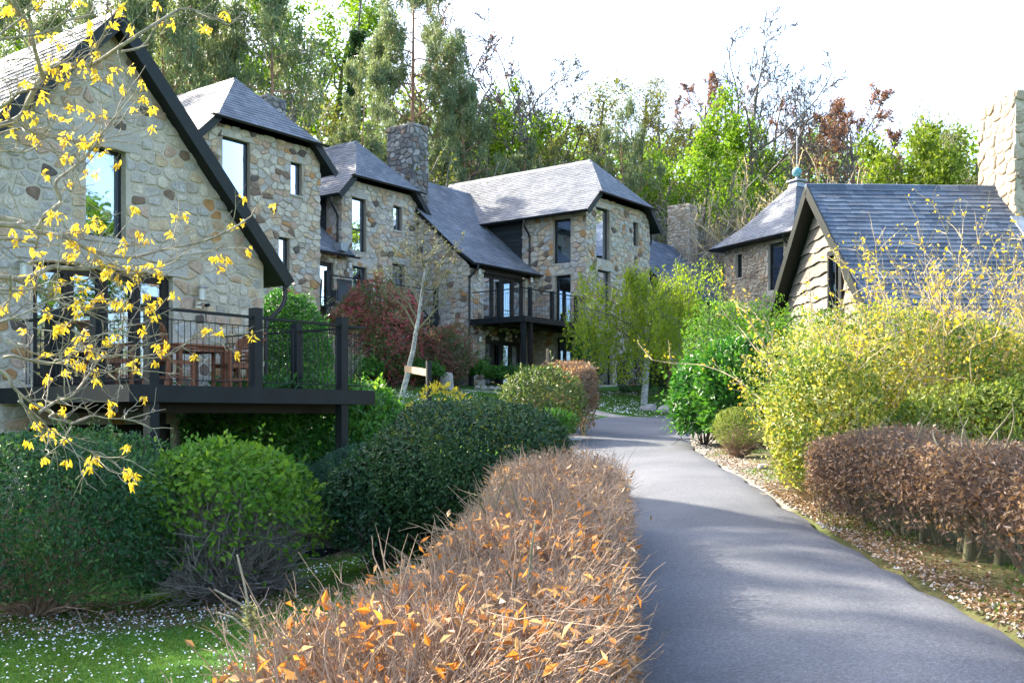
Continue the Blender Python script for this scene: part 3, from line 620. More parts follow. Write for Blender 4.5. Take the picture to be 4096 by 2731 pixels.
def house_second():
    h = empty('stone_house', TW(19.35, -26.7), ER)
    tag(h, 'stone house behind the nearest one, half hipped slate roof, tall window with drawn white blind', 'house', 'stone houses of the terrace')
    Wd, L, za, ze, s, zh, oh = 5.0, 9.0, 13.15, 10.3, 1.45, 11.2, .45
    k = (za-ze)/(Wd/2+oh); zr = za-k*Wd/2-.16; xh = Wd/2-(za-zh)/k
    big = (.87,8.35,1.95,10.62); sm = (3.68,9.25,4.17,10.36); lo = (3.16,6.6,3.62,7.72)
    rubble_wall(h, FRT, [(0,.3),(Wd,.3),(Wd,zr),(Wd-xh,zh-.22),(xh,zh-.22),(0,zr)], [big, sm, lo], .30, .21, .008, .04, 31)
    rubble_wall(h, LFT, [(0,.3),(3,.3),(3,zr),(0,zr)], [], .30, .21, .008, .04, 32)
    slab(h, FRT, big[0]-.15, big[2]+.2, big[3], big[3]+.26, .02, seed=4); slab(h, FRT, sm[0]-.22, sm[2]+.35, sm[3], sm[3]+.24, .025, seed=5); slab(h, FRT, lo[0]-.1, lo[2]+.15, lo[3], lo[3]+.18, .02, seed=6)
    slab(h, FRT, big[0]-.15, big[2]+.15, big[1]-.3, big[1], .02, name='sill', seed=7); slab(h, FRT, sm[0]-.05, sm[2]+.05, sm[1]-.06, sm[1], .05, name='sill', seed=8); slab(h, FRT, lo[0]-.05, lo[2]+.05, lo[1]-.06, lo[1], .05, name='sill', seed=8)
    window(h, FRT, big, glass='glass_sky', blind=1.0); window(h, FRT, sm, glass='glass_sky'); window(h, FRT, lo, glass='glass', blind=1.0)
    plain_walls(h, Wd, L, .3, zr-.02, za-.3)
    ro, k, xh = half_hip(h, Wd, L, ze, za, s, zh, oh, 35)
    chimney(ro, (4.75, 2.6), .9, 1.1, 9.5, 13.15, seed=40)
    return h
def house_third():
    h = empty('stone_house', TW(27.6, -29.0), ER)
    tag(h, 'middle stone house with tall dark chimney and long slate wing to its right', 'house', 'stone houses of the terrace')
    Wd, L, za, ze, s, zh, oh = 4.3, 9.0, 13.1, 10.3, 1.4, 11.2, .45
    k = (za-ze)/(Wd/2+oh); zr = za-k*Wd/2-.16; xh = Wd/2-(za-zh)/k
    big = (.54,8.22,1.30,10.34); sm = (2.89,9.38,3.40,10.39); d1 = (.57,5.6,1.33,7.62); d2 = (2.83,5.6,3.56,8.0)
    rubble_wall(h, FRT, [(0,1.5),(Wd,1.5),(Wd,zr),(Wd-xh,zh-.22),(xh,zh-.22),(0,zr)], [big, sm, d1, d2], .30, .21, .008, .04, 51)
    rubble_wall(h, LFT, [(0,1.5),(.9,1.5),(.9,zr),(0,zr)], [], .30, .21, .008, .04, 52)
    b = MB()
    for i in range(16):
        z = 7.4+i*.2; b.box((-.02+.0, 3.0, z), (.05, 4.2, .235), random.Random(i).random(), M=Matrix.Rotation(R3(7), 3, 'Y'))
    b.build('cladding', M['black_board'], h)
    for q, sd in ((big,1),(sm,2),(d1,3),(d2,4)): slab(h, FRT, q[0]-.18, q[2]+.28, q[3], q[3]+.28, .025, seed=60+sd)
    for q in (big, sm): slab(h, FRT, q[0]-.05, q[2]+.05, q[1]-.06, q[1], .05, name='sill', seed=70)
    window(h, FRT, big, (.42,), glass='glass', blind=.18); window(h, FRT, sm, glass='glass'); window(h, FRT, d1, name='glazed_door'); window(h, FRT, d2, (.8,), name='glazed_door', curtain=[(.55,1)])
    plain_walls(h, Wd, L, 1.5, zr-.02, za-.3)
    ro, k, xh = half_hip(h, Wd, L, ze, za, s, zh, oh, 55)
    chimney(ro, (4.95, 1.1), .95, 1.5, 9.0, 14.2, seed=44)
    pipe(h, [(-oh-.02,.1,ze-.1),(-oh-.02,.1,ze-.35),(-.1,.18,ze-.75),(-.06,.2,ze-1.1),(-.06,.2,7.9)], .04)
    # wing running towards the next house: ridge along x, front slope facing the drive
    zw0, zw1, yf, yr, x0, x1 = 7.95, 12.5, -2.9, 2.3, 4.3, 11.3
    kk = (zw1-zw0)/(yr-yf+.35)
    kick = [(x0-.12,yf-.38,zw0-.05),(x1-.4,yf-.38,zw0-.05),(x1-.4,yf+.55,zw0+.58),(x0-.12,yf+.55,zw0+.58)]
    main = [(x0-.12,yf+.55,zw0+.58),(x1,yf+.55,zw0+.58),(x1,yr,zw1),(x0-.12,yr,zw1)]
    back = [(x0-.12,yr,zw1),(x1,yr,zw1),(x1,yr+5.2,zw0),(x0-.12,yr+5.2,zw0)]
    b = MB(); slates(b, kick, .26, .165, 81); slates(b, main, .26, .165, 82); slates(b, back, .3, .2, 83); wr = b.build('wing_roof', M['slate'], h)
    u = MB(); 
    for p in (kick, main, back): slab_under(u, p, .11)
    u.build('bargeboard', M['barge'], wr)
    r = MB(); ridge(r, (x0-.1,yr,zw1), (x1,yr,zw1), seed=9); r.build('ridge_tiles', M['slate'], wr)
    g = MB(); gutter(g, (x0-.15,yf-.44,zw0-.07), (x1-2.15,yf-.44,zw0-.07)); g.build('gutter', M['gutter'], wr)
    f2 = fr((x0,yf,0),(1,0,0),(0,-1,0)); e2 = fr((x0,yf,0),(0,1,0),(-1,0,0))
    ud = (.93,5.62,3.85,7.62); ld = (1.03,2.8,3.65,4.85)
    rubble_wall(h, f2, [(0,1.9),(4.6,1.9),(4.6,7.72),(0,7.72)], [ud, ld], .30, .21, .008, .04, 53)
    rubble_wall(h, e2, [(0,1.9),(2.9,1.9),(2.9,zw0+kk*2.9-.05),(.9,zw0+.62),(0,zw0-.12)], [], .30, .21, .008, .045, 54)
    b = MB(); fbox(b, f2, ud[0]-.03, ud[2]+.03, ud[3], 7.9, -.05, .04); fbox(b, f2, ld[0]-.05, ld[2]+.05, ld[3], 5.35, -.05, .03); b.build('timber_lintel', M['brownblack'], h)
    french_door(h, f2, ud, 4, 'glass', [(.76,.98)]); french_door(h, f2, ld, 4, 'glass', [(.02,.22),(.28,.47),(.52,.7),(.76,.98)])
    rear_room(h, f2, .2, 4.4, 5.62, 7.6); rear_room(h, f2, .2, 4.4, 2.8, 5.0)
    b = MB(); fbox(b, f2, 1.05, 1.85, 5.66, 6.35, -1.0, -.45); b.build('sofa', M['blue'], h)
    pipe(h, [(x0+.02,yf-.44,zw0-.1),(x0+.0,yf-.42,zw0-.3),(x0-.08,yf-.12,zw0-.62),(x0-.07,yf-.07,zw0-1.0),(x0-.07,yf-.07,2.7)], .045)
    # small link on the left with its own eave over the balcony
    lk = [(-3.25,-.35,7.95),(.35,-.35,7.95),(.35,3.6,11.2),(-3.25,3.6,11.2)]
    b = MB(); slates(b, lk, .26, .165, 91); lr = b.build('link_roof', M['slate'], h); u = MB(); slab_under(u, lk, .1); u.build('soffit', M['barge'], lr)
    g = MB(); gutter(g, (-3.25,-.41,7.9), (.55,-.41,7.9)); g.build('gutter', M['gutter'], lr)
    f3 = fr((-3.25,.02,0),(1,0,0),(0,-1,0)); rd = (1.2,5.6,2.8,7.6)
    rubble_wall(h, f3, [(0,1.5),(3.25,1.5),(3.25,7.85),(0,7.85)], [rd], .30, .21, .008, .04, 56)
    french_door(h, f3, rd, 2); rear_room(h, f3, .1, 3.2, 5.6, 7.6, 2.0); rear_room(h, FRT, .15, 4.1, 5.6, 7.9, 3.0); rear_room(h, FRT, .15, 4.1, 8.1, 10.2, 3.0)
    b = MB(); b.box((-.32,-.28,8.2), (.34,.34,.3), taper=1.35); b.build('rainwater_hopper', M['lead'], h)
    return h
def house_fourth():
    h = empty('stone_house', TW(36.5, -23.4), ER)
    tag(h, 'large stone house by the weeping birch, long sunlit slate roof and three stacked tall windows', 'house', 'stone houses of the terrace')
    Wd, L, za, ze, s, zh, oh = 5.5, 10.0, 13.4, 10.42, 1.5, 11.42, .5
    k = (za-ze)/(Wd/2+oh); zr = za-k*Wd/2-.16; xh = Wd/2-(za-zh)/k
    w1 = (.8,8.56,1.9,10.78); w2 = (.92,5.82,1.98,8.07); w3 = (1.05,3.05,2.15,5.37); sm = (3.97,9.5,4.45,10.6); s2 = (4.1,3.85,4.55,4.85)
    rubble_wall(h, FRT, [(0,1.9),(Wd,1.9),(Wd,zr),(Wd-xh,zh-.22),(xh,zh-.22),(0,zr)], [w1, w2, w3, sm, s2], .30, .21, .008, .04, 101)
    lw = (.8,8.33,1.71,10.25); ld = (.8,5.62,1.62,7.8); ll = (.69,2.8,1.56,5.1)
    rubble_wall(h, LFT, [(0,1.9),(3.4,1.9),(3.4,zr),(0,zr)], [lw, ld, ll], .32, .22, .010, .05, 102)
    b = MB()
    for i in range(17):
        z = 7.4+i*.2; b.box((-.02, 5.0, z), (.05, 3.2, .235), random.Random(i+9).random(), M=Matrix.Rotation(R3(7), 3, 'Y'))
    b.build('cladding', M['black_board'], h)
    for q, sd, hh in ((w1,1,.27),(w2,2,.45),(w3,3,.42),(sm,4,.26),(s2,5,.2)): slab(h, FRT, q[0]-.1, q[2]+.28, q[3], q[3]+hh, .03, seed=110+sd)
    for q, sd in ((lw,1),(ld,2),(ll,3)): slab(h, LFT, q[0]-.2, q[2]+.35, q[3], q[3]+.28, .03, seed=120+sd)
    slab(h, FRT, w3[0]-.1, w3[2]+.2, w3[1]-.14, w3[1], .05, name='sill', seed=3); slab(h, FRT, sm[0]-.05, sm[2]+.08, sm[1]-.07, sm[1], .05, name='sill', seed=4); slab(h, LFT, lw[0]-.06, lw[2]+.06, lw[1]-.07, lw[1], .05, name='sill', seed=5)
    window(h, FRT, w1, glass='glass_sky', blind=1.0); window(h, FRT, w2, glass='glass_sky', blind=.7); window(h, FRT, w3, glass='glass_sky', blind=1.0); window(h, FRT, sm, glass='glass_sky'); window(h, FRT, s2)
    window(h, LFT, lw, glass='glass', blind=1.0); window(h, LFT, ld, name='glazed_door', fw=.1, blind=.12); window(h, LFT, ll, name='glazed_door', fw=.1, blind=.95)
    rear_room(h, LFT, .3, 3.3, 5.62, 7.8, 2.0)
    plain_walls(h, Wd, L, 1.9, zr-.02, za-.3, ly=3.4)
    ro, k, xh = half_hip(h, Wd, L, ze, za, s, zh, oh, 105)
    b = MB(); b.bar((.1+2.75-2.65+.0, 4.6, 10.9), (2.35, 8.6, 12.85), .16, .03); b.build('valley_flashing', M['lead'], ro)
    pipe(h, [(-oh-.03,2.9,ze-.1),(-oh-.03,2.9,ze-.35),(-.12,2.95,ze-.7),(-.07,2.95,ze-1.0),(-.07,2.95,7.9)], .045)
    pipe(h, [(Wd+oh+.03,.2,ze-.1),(Wd+oh+.02,.2,ze-.5),(Wd+.2,.2,ze-.75),(Wd+.07,.2,ze-1.1),(Wd+.07,.2,2.4)], .045)
    return h
def low_wing():
    h = empty('low_stone_wing', TW(36.5, -23.4), ER); tag(h, 'low slate roofed wing with pale stone chimney between the birch and the finial tower', 'house')
    x0, x1, yf, yr, ze, zr = 5.6, 15.5, -1.0, 2.3, 7.25, 10.75
    f = [(x0,yf-.4,ze),(x1,yf-.4,ze),(x1,yr,zr),(x0,yr,zr)]; bk = [(x0,yr,zr),(x1,yr,zr),(x1,yr+3.7,ze),(x0,yr+3.7,ze)]
    b = MB(); slates(b, f, .30, .2, 131); slates(b, bk, .3, .2, 132); ro = b.build('roof', M['slate_blue'], h); u = MB(); slab_under(u, f, .1); slab_under(u, bk, .1); u.build('soffit', M['barge'], ro)
    g = MB(); gutter(g, (x0,yf-.46,ze-.04), (x1,yf-.46,ze-.04)); g.build('gutter', M['gutter'], ro); r = MB(); ridge(r, (x0,yr,zr), (x1,yr,zr)); r.build('ridge_tiles', M['slate_blue'], ro)
    ff = fr((x0,yf,0),(1,0,0),(0,-1,0)); dr = (1.2,5.4,3.2,7.0)
    rubble_wall(h, ff, [(0,1.8),(9.9,1.8),(9.9,7.15),(0,7.15)], [dr, (4.6,5.6,5.4,7.0)], .3, .22, .008, .04, 133, st='stone_warm')
    french_door(h, ff, dr, 3); window(h, ff, (4.6,5.6,5.4,7.0))
    b = MB(); b.lohi((x0,yr+3.2,1.8), (x1,yr+3.4,ze)); b.build('rear_wall', M['mortar_tight'], h)
    chimney(ro, (12.75, 2.0), .95, 1.25, 9.6, 12.95, 'stone_warm', 'mortar_tight', 47, .24, .17)
    return h
def tower():
    h = empty('stone_tower', (12.83, 46.0, 0), math.atan2(.452, .892)); tag(h, 'square stone tower house with pyramid slate roof and green copper ball finial', 'house')
    S = 4.92; zw = 9.95; ze = 10.0; za = 13.05; oh = .55; c = S/2
    sm = (3.6,8.42,4.05,9.58); bg_ = (.66,7.55,1.72,9.75)
    rubble_wall(h, LFT, [(0,1.5),(S,1.5),(S,zw),(0,zw)], [sm, bg_, (.7,4.6,1.7,7.0)], .27, .19, .010, .045, 141, st='stone_warm', mort='mortar')
    rubble_wall(h, FRT, [(0,1.5),(S,1.5),(S,zw),(0,zw)], [], .27, .19, .010, .045, 142, st='stone_warm', mort='mortar')
    window(h, LFT, sm, blind=1.0); window(h, LFT, bg_, (.5,), blind=1.0); window(h, LFT, (.7,4.6,1.7,7.0), (.6,))
    slab(h, LFT, sm[0]-.05, sm[2]+.05, sm[1]-.08, sm[1], .05, name='sill'); slab(h, LFT, bg_[0]-.1, bg_[2]+.1, bg_[1]-.25, bg_[1], .04, name='sill')
    b = MB(); b.lohi((0,S-.2,1.5), (S,S,zw)); b.lohi((S-.2,0,1.5), (S,S,zw)); b.build('rear_wall', M['mortar_tight'], h)
    cr = [(-oh,-oh,ze),(S+oh,-oh,ze),(S+oh,S+oh,ze),(-oh,S+oh,ze)]; b = MB()
    # slightly bell-cast pyramid: lower skirt flatter than the upper part
    q = .62; zm = ze+(za-ze)*(1-q)*.82; mid = [(c+(p[0]-c)*q, c+(p[1]-c)*q, zm) for p in cr]; tp = [(c+(p[0]-c)*.1, c+(p[1]-c)*.1, za-.25) for p in cr]
    for i in range(4):
        j = (i+1) % 4; slates(b, [cr[i], cr[j], mid[j], mid[i]], .26, .16, 150+i); slates(b, [mid[i], mid[j], tp[j], tp[i]], .26, .16, 160+i)
    ro = b.build('roof', M['slate'], h); u = MB()
    u.add([*cr, *[(p[0],p[1],p[2]-.1) for p in cr]], [(0,1,5,4),(1,2,6,5),(2,3,7,6),(3,0,4,7),(7,6,5,4)]); u.add([*cr, *mid, *tp], [(0,1,5,4),(1,2,6,5),(2,3,7,6),(3,0,4,7),(4,5,9,8),(5,6,10,9),(6,7,11,10),(7,4,8,11)]); u.build('soffit', M['barge'], ro)
    g = MB()
    for i in range(4): gutter(g, np.array(cr[i])+(0,0,-.03), np.array(cr[(i+1)%4])+(0,0,-.03))
    g.build('gutter', M['gutter'], ro)
    f = MB(); f.box((c,c,za-.12), (.62,.62,.3), taper=.75); f.box((c,c,za+.08), (.72,.72,.07)); f.lathe([(.2,za+.11),(.07,za+.2),(.05,za+.32)], (c,c,0)); f.build('finial_base', M['lead'], ro)
    f = MB(); a = np.linspace(-math.pi/2, math.pi/2, 10); f.lathe([(max(.004,.235*math.cos(t)), za+.52+.235*math.sin(t)) for t in a], (c,c,0), 18); fb = f.build('finial_ball', M['copper'], ro, smooth=True)
    f = MB(); f.tube([(c,c,za+.74),(c,c,za+2.3)], .018, 6); f.build('finial_rod', M['lead'], fb)
    pipe(h, [(-oh,.12,ze-.08),(-oh+.1,.12,ze-.3),(-.08,.14,ze-.6),(-.06,.14,ze-.9),(-.06,.14,2)], .045)
    return h
def barn():
    h = empty('timber_gabled_house', (8.0, 26.0, 0), .05); tag(h, 'house with waney board gable, blue slate roof and tall sunlit stone chimney', 'house')
    za, k, hw, Lx = 7.62, .93, 4.3, 11.0; ze = za-k*(hw+.35)
    b = MB()
    fs = [(-.42,0,za),(Lx,0,za),(Lx,-hw-.35,ze),(-.42,-hw-.35,ze)]; bs = [(p[0],-p[1],p[2]) for p in fs]
    slates(b, fs, .27, .185, 171, .016); slates(b, bs, .27, .185, 172, .016); ro = b.build('roof', M['slate_blue'], h)
    u = MB(); slab_under(u, fs, .1); slab_under(u, bs, .1)
    for sg in (-1, 1): u.bar((-.435,0,za-.12), (-.435,sg*(hw+.35),ze-.12), .035, .26)
    u.build('bargeboard', M['barge'], ro)
    r = MB(); ridge(r, (-.45,0,za), (Lx,0,za), .17, 4, .48); r.build('ridge_tiles', M['slate_blue'], ro)
    g = MB(); gutter(g, (-.42,-hw-.42,ze-.05), (Lx,-hw-.42,ze-.05)); g.build('gutter', M['gutter'], ro)
    # gable of overlapping waney-edged boards
    c = MB(); rs = random.Random(3); z = 1.2; win = (-1.55,4.15,-.62,5.75)
    while z < za-.2:
        hh = rs.uniform(.27,.36); y1 = (za-.12-z-hh*.5)/k
        if y1 > .06:
            segs = [(-min(y1,hw), min(y1,hw))]
            if z+hh > win[1] and z < win[3]: segs = [(-min(y1,hw), win[0]), (win[2], min(y1,hw))]
            ph = rs.uniform(0,6); rn = rs.random()
            for a, bb in segs:
                if bb-a < .1: continue
                n = max(3, int((bb-a)/.16)); ys = np.linspace(a, bb, n)
                lo = z+.035*np.sin(ys*2.3+ph)+.02*np.sin(ys*6.1+2*ph)+.012*np.array([rs.uniform(-1,1) for _ in ys]); top = np.minimum(z+hh+.06, za-.1-k*np.abs(ys))
                V = [v for y, l_, t in zip(ys, lo, top) for v in ((-.075,y,min(l_,t)),(-.03,y,min(l_,t)),(-.012,y,t))]
                F = []
                for i in range(n-1): F += [(3*i+3,3*i,3*i+2,3*i+5),(3*i,3*i+3,3*i+4,3*i+1)]
                c.add(V, F, rn)
        z += hh
    c.build('board_gable', M['grey_board'], h)
    bw = MB(); bw.prism([(0,-hw,.4),(0,hw,.4),(0,hw,za-k*hw-.1),(0,0,za-.12),(0,-hw,za-k*hw-.1)], (.15,0,0)); bw.lohi((.15,hw-.2,.4), (Lx,hw,za-k*hw-.12)); bw.lohi((Lx-.2,-hw+.2,.4), (Lx,hw-.2,za-k*hw-.1)); bw.build('rear_wall', M['mortar_dark'], h)
    wf = fr((-.02,0,0),(0,1,0),(-1,0,0)); o = MB(); fbox(o, wf, win[0], win[0]+.09, win[1], win[3], -.1, .09); fbox(o, wf, win[2]-.09, win[2], win[1], win[3], -.1, .09); fbox(o, wf, win[0], win[2], win[3]-.08, win[3]+.05, -.1, .1); fbox(o, wf, win[0]+.42, win[0]+.47, win[1], win[3], -.1, .06); wo = o.build('window', M['frame'], h)
    o = MB(); fbox(o, wf, win[0]+.5, win[2]-.1, win[1], win[3]-.1, .01, .03); o.build('pane', M['glass_sky'], wo); o = MB(); fbox(o, wf, win[0]+.1, win[0]+.41, win[1], win[3]-.1, .0, .015); o.build('pane', M['black'], wo)
    sf = fr((0,-hw,0),(1,0,0),(0,-1,0)); dw = (1.8,2.0,3.4,3.1); rubble_wall(h, sf, [(0,.4),(Lx,.4),(Lx,za-k*hw-.12),(0,za-k*hw-.12)], [dw, (5.2,1.9,6.6,3.0)], .3, .22, .01, .04, 175)
    window(h, sf, dw, (), (.5,)); window(h, sf, (5.2,1.9,6.6,3.0), (), (.5,))
    chimney(ro, (5.05, -.15), 1.05, 1.75, 5.6, 9.75, 'stone_warm', 'mortar', 48, .36, .28)
    b = MB(); b.bar((4.5,-1.1,za-k*1.1+.05), (4.5,-2.4,za-k*2.4+.05), .3, .03); b.build('chimney_flashing', M['lead'], ro)
    return h
# ------------------------------------------------------------------ decks, balconies, stair
def rail_run(root, a, b, z, posts, post_w=.15, post_top=1.22, rail_h=1.08, mat='black', end_over=0.0, rod='iron', post_mat='black'):
    """posts at the given distances from a towards b, flat handrail and a rod panel in each bay; z may be a pair for a slope"""
    a = np.array(a, float); b = np.array(b, float); d = b-a; L = np.linalg.norm(d); u = d/L; z0, z1 = (z, z) if np.ndim(z) == 0 else z
    zz = lambda s: z0+(z1-z0)*s/L; ang = math.atan2(u[1], u[0]); pt = lambda s, h: np.array([*(a+u*s), zz(s)+h])
    for s in posts:
        p = MB(); p.box(pt(s, post_top/2+.0), (post_w, post_w, post_top), rz=ang); p.build('post', M[post_mat], root)
    h = MB(); cuts = sorted([0-end_over]+[s for s in posts]+[L+end_over]); 
    for s0, s1 in zip(cuts[:-1], cuts[1:]):
        q0 = s0+(post_w/2 if s0 in posts else 0); q1 = s1-(post_w/2 if s1 in posts else 0)
        if q1-q0 > .05: h.bar(pt(q0, rail_h), pt(q1, rail_h), .09, .035)
    h.build('handrail', M[mat], root)
    for s0, s1 in zip(cuts[:-1], cuts[1:]):
        q0 = max(0, s0)+(post_w/2+.02 if s0 in posts else .02); q1 = min(L, s1)-(post_w/2+.02 if s1 in posts else .02)
        if q1-q0 < .12: continue
        g = MB(); g.tube([pt(q0, rail_h-.14), pt(q1, rail_h-.14)], .008, 5); g.tube([pt(q0, .1), pt(q1, .1)], .008, 5)
        n = max(2, int((q1-q0)/.105)+1)
        for s in np.linspace(q0+.02, q1-.02, n): g.tube([pt(s, .10), pt(s, rail_h-.14)], .0065, 4, cap=False)
        if q1-q0 > .6: m_ = (q0+q1)/2; g.tube([pt(m_, rail_h-.14), pt(m_, rail_h)], .008, 4)
        g.build('baluster_panel', M[rod], root)
def near_deck():
    d = empty('timber_deck', TW(6.3, -15.7), ER); tag(d, 'big black timber deck on posts with rod railing in front of the nearest house', 'deck')
    x0, x1, yf, yb, zt = 1.44, 5.88, -3.52, -.06, 2.10
    b = MB()
    for i, y in enumerate(np.arange(yf+.05, yb-.1, .145)): b.lohi((x0+.05,y,zt-.035), (x1-.05,y+.135,zt), random.Random(i).random())
    b.build('floor', M['plank'], d)
    f = MB(); f.lohi((x0,yf-.05,zt-.215), (x1+.12,yf,zt+.02), .5); f.lohi((x0-.05,yf-.05,zt-.215), (x0,yb,zt+.02), .4); f.lohi((x1,yf,zt-.215), (x1+.05,yb,zt+.015), .4); f.build('fascia', M['black'], d)
    j = MB()
    for x in np.arange(x0+.3, x1-.1, .5): j.lohi((x,yf+.02,zt-.2), (x+.05,yb,zt-.037), .3)
    for y in (yf+.45, -1.3): j.lohi((x0+.1,y,zt-.36), (x1-.2,y+.09,zt-.203), .3)
    j.build('joists', M['brownblack'], d)
    rail_run(d, (x0+.06,yf+.07), (x1-.06,yf+.07), zt+.0, [.30,2.08,3.85], end_over=.06)
    rail_run(d, (x0+.36,yf+.30), (x0+.36,yb), zt, [1.1,2.35])
    rail_run(d, (x1-.06,yf+.1), (x1-.30,yb), zt, [1.5])
    for x, zb in ((1.80,-.62),(5.35,-.42)):
        p = MB(); p.box((x,yf+.07,(zb+zt-.22)/2), (.15,.15,zt-.22-zb)); p.build('support_post', M['black'], d)
    p = MB(); p.box((3.4,-1.25,.6), (.15,.15,2.4)); p.build('support_post', M['black'], d)
    q = empty('low_platform', TW(6.3, -15.7), ER); tag(q, 'low plank platform under the right deck post beside the lawn', 'platform')
    b = MB()
    for i, y in enumerate(np.arange(-3.35, -.5, .14)): b.lohi((2.6,y,-.48), (5.55,y+.13,-.44), random.Random(i).random())
    b.build('boards', M['plank'], q); b = MB(); b.lohi((2.6,-3.55,-.75), (6.0,-3.37,-.43)); b.lohi((5.55,-3.37,-.75), (5.62,-.5,-.44)); b.build('edge_beam', M['black'], q)
def dining_set():
    D = empty('garden_table', Vector(TW(6.3+3.8, -15.7+1.45, 2.10)), ER); tag(D, 'square brown wooden table among the slatted chairs on the near deck', 'table')
    b = MB()
    for i in range(7): b.box((0,-.42+i*.14,.735), (1.05,.128,.03), random.Random(i).random())
    b.build('table_top', M['teak'], D); b = MB(); b.box((0,-.40,.68), (.86,.03,.08)); b.box((0,.40,.68), (.86,.03,.08)); b.box((-.44,0,.68), (.03,.77,.08)); b.box((.44,0,.68), (.03,.77,.08)); b.build('apron', M['teak'], D)
    for sx in (-1,1):
        for sy in (-1,1): b = MB(); b.box((sx*.44,sy*.40,.36), (.07,.07,.72)); b.build('leg', M['teak'], D)
    b = MB(); b.lathe([(.12,.75),(.14,.78),(.15,.79)], (.15,.2,0), 14); t = b.build('serving_tray', M['black']); t.parent = None
    t.location = D.location; t.rotation_euler = D.rotation_euler; tag(t, 'small dark dish lying on the wooden deck table', 'dish')
    def chair():
        o = empty('slatted_chair', (0,0,0))
        s = MB()
        for i in range(8): s.box((-.22+i*.062,0,.445), (.05,.48,.022), random.Random(i).random())
        s.box((0,-.245,.42), (.5,.03,.06)); s.box((0,.245,.42), (.5,.03,.06)); s.build('seat', M['teak'], o)
        bk = MB(); P = catmull(np.array([(-.24,0,.43),(-.27,0,.62),(-.30,0,.82),(-.36,0,.95),(-.43,0,.99)]), 4)
        for y in (-.235,.235):
            for p, q in zip(P[:-1], P[1:]): bk.bar(p+(0,y,0), q+(0,y,0), .035, .05, up=(0,1,0))
        for i in range(12):
            t = (i+.8)/12.2*(len(P)-1); k = int(t); c = P[k]+(P[min(k+1,len(P)-1)]-P[k])*(t-k); bk.box(c, (.016,.44,.032), random.Random(i).random())
        bk.box(P[-1]+(0,0,0), (.09,.5,.025)); bk.build('backrest', M['teak'], o)
        for y in (-.245,.245):
            l = MB(); l.box((.235,y,.33), (.05,.05,.66), taper=1.0); l.build('leg', M['teak'], o); l = MB(); l.bar((-.30,y,0), (-.24,y,.44), .045, .05); l.build('leg', M['teak'], o)
            a = MB(); a.bar((-.30,y,.64), (.29,y,.665), .055, .028); a.build('armrest', M['teak'], o); a = MB(); a.bar((-.27,y*.98,.2), (.22,y*.98,.2), .02, .03); a.build('stretcher', M['teak'], o)
        return o
    c0 = chair(); G = 'wooden chairs round the deck table'
    for i, (x, y, r, lb) in enumerate(((4.42,-1.85,176,'slatted wooden chair with its tall curved back to the middle deck post'),(3.05,-2.05,8,'slatted wooden chair just right of the left deck corner post'),(5.2,-1.05,205,'slatted wooden chair half hidden behind the chair nearest the middle post'),(2.3,-1.6,-8,'slatted wooden chair farthest left, in front of the glass doors'))):
        o = c0 if i == 0 else copy_tree(c0); o.location = TW(6.3+x, -15.7-y, 2.10); o.rotation_euler = (0,0,ER+R3(r)); tag(o, lb, 'chair', G)
def wing_balcony():
    d = empty('timber_balcony', TW(31.9, -26.1), ER); tag(d, 'black timber balcony on two posts over the ground floor glass doors', 'balcony', 'upper floor balconies')
    w, dp, zt = 4.55, 2.78, 5.60
    b = MB()
    for i, x in enumerate(np.arange(.03, w-.1, .145)): b.lohi((x,-dp+.03,zt-.035), (x+.135,-.03,zt), random.Random(i).random())
    b.build('floor', M['plank'], d); f = MB(); f.lohi((-.0,-dp-.05,zt-.22), (w-.02,-dp,zt+.01)); f.build('fascia', M['brownblack'], d); f = MB(); f.lohi((-.05,-dp-.05,zt-.22), (-.002,-.03,zt+.012)); f.build('fascia', M['black'], d)
    j = MB()
    for x in np.arange(.4, w-.2, .55): j.lohi((x,-dp+.02,zt-.2), (x+.05,-.03,zt-.037))
    j.lohi((.1,-1.6,zt-.33), (w-.1,-1.5,zt-.2)); j.build('joists', M['brownblack'], d)
    rail_run(d, (.04,-dp+.06), (w-.08,-dp+.06), zt, [.42,1.95,3.75], .14, 1.16, 1.1)
    rail_run(d, (.04,-.15), (.04,-dp+.06), zt, [1.35], .14, 1.16, 1.1)
    for x, m_ in ((.10,'black'),(.55,'brownblack')): p = MB(); p.box((x,-dp+.12,(2.0+zt-.22)/2), (.16,.16,zt-.22-2.0)); p.build('support_post', M[m_], d)
    p = MB(); p.box((w-.25,-dp+.2,(2.0+zt-.22)/2), (.16,.16,zt-.22-2.0)); p.build('support_post', M['brownblack'], d)
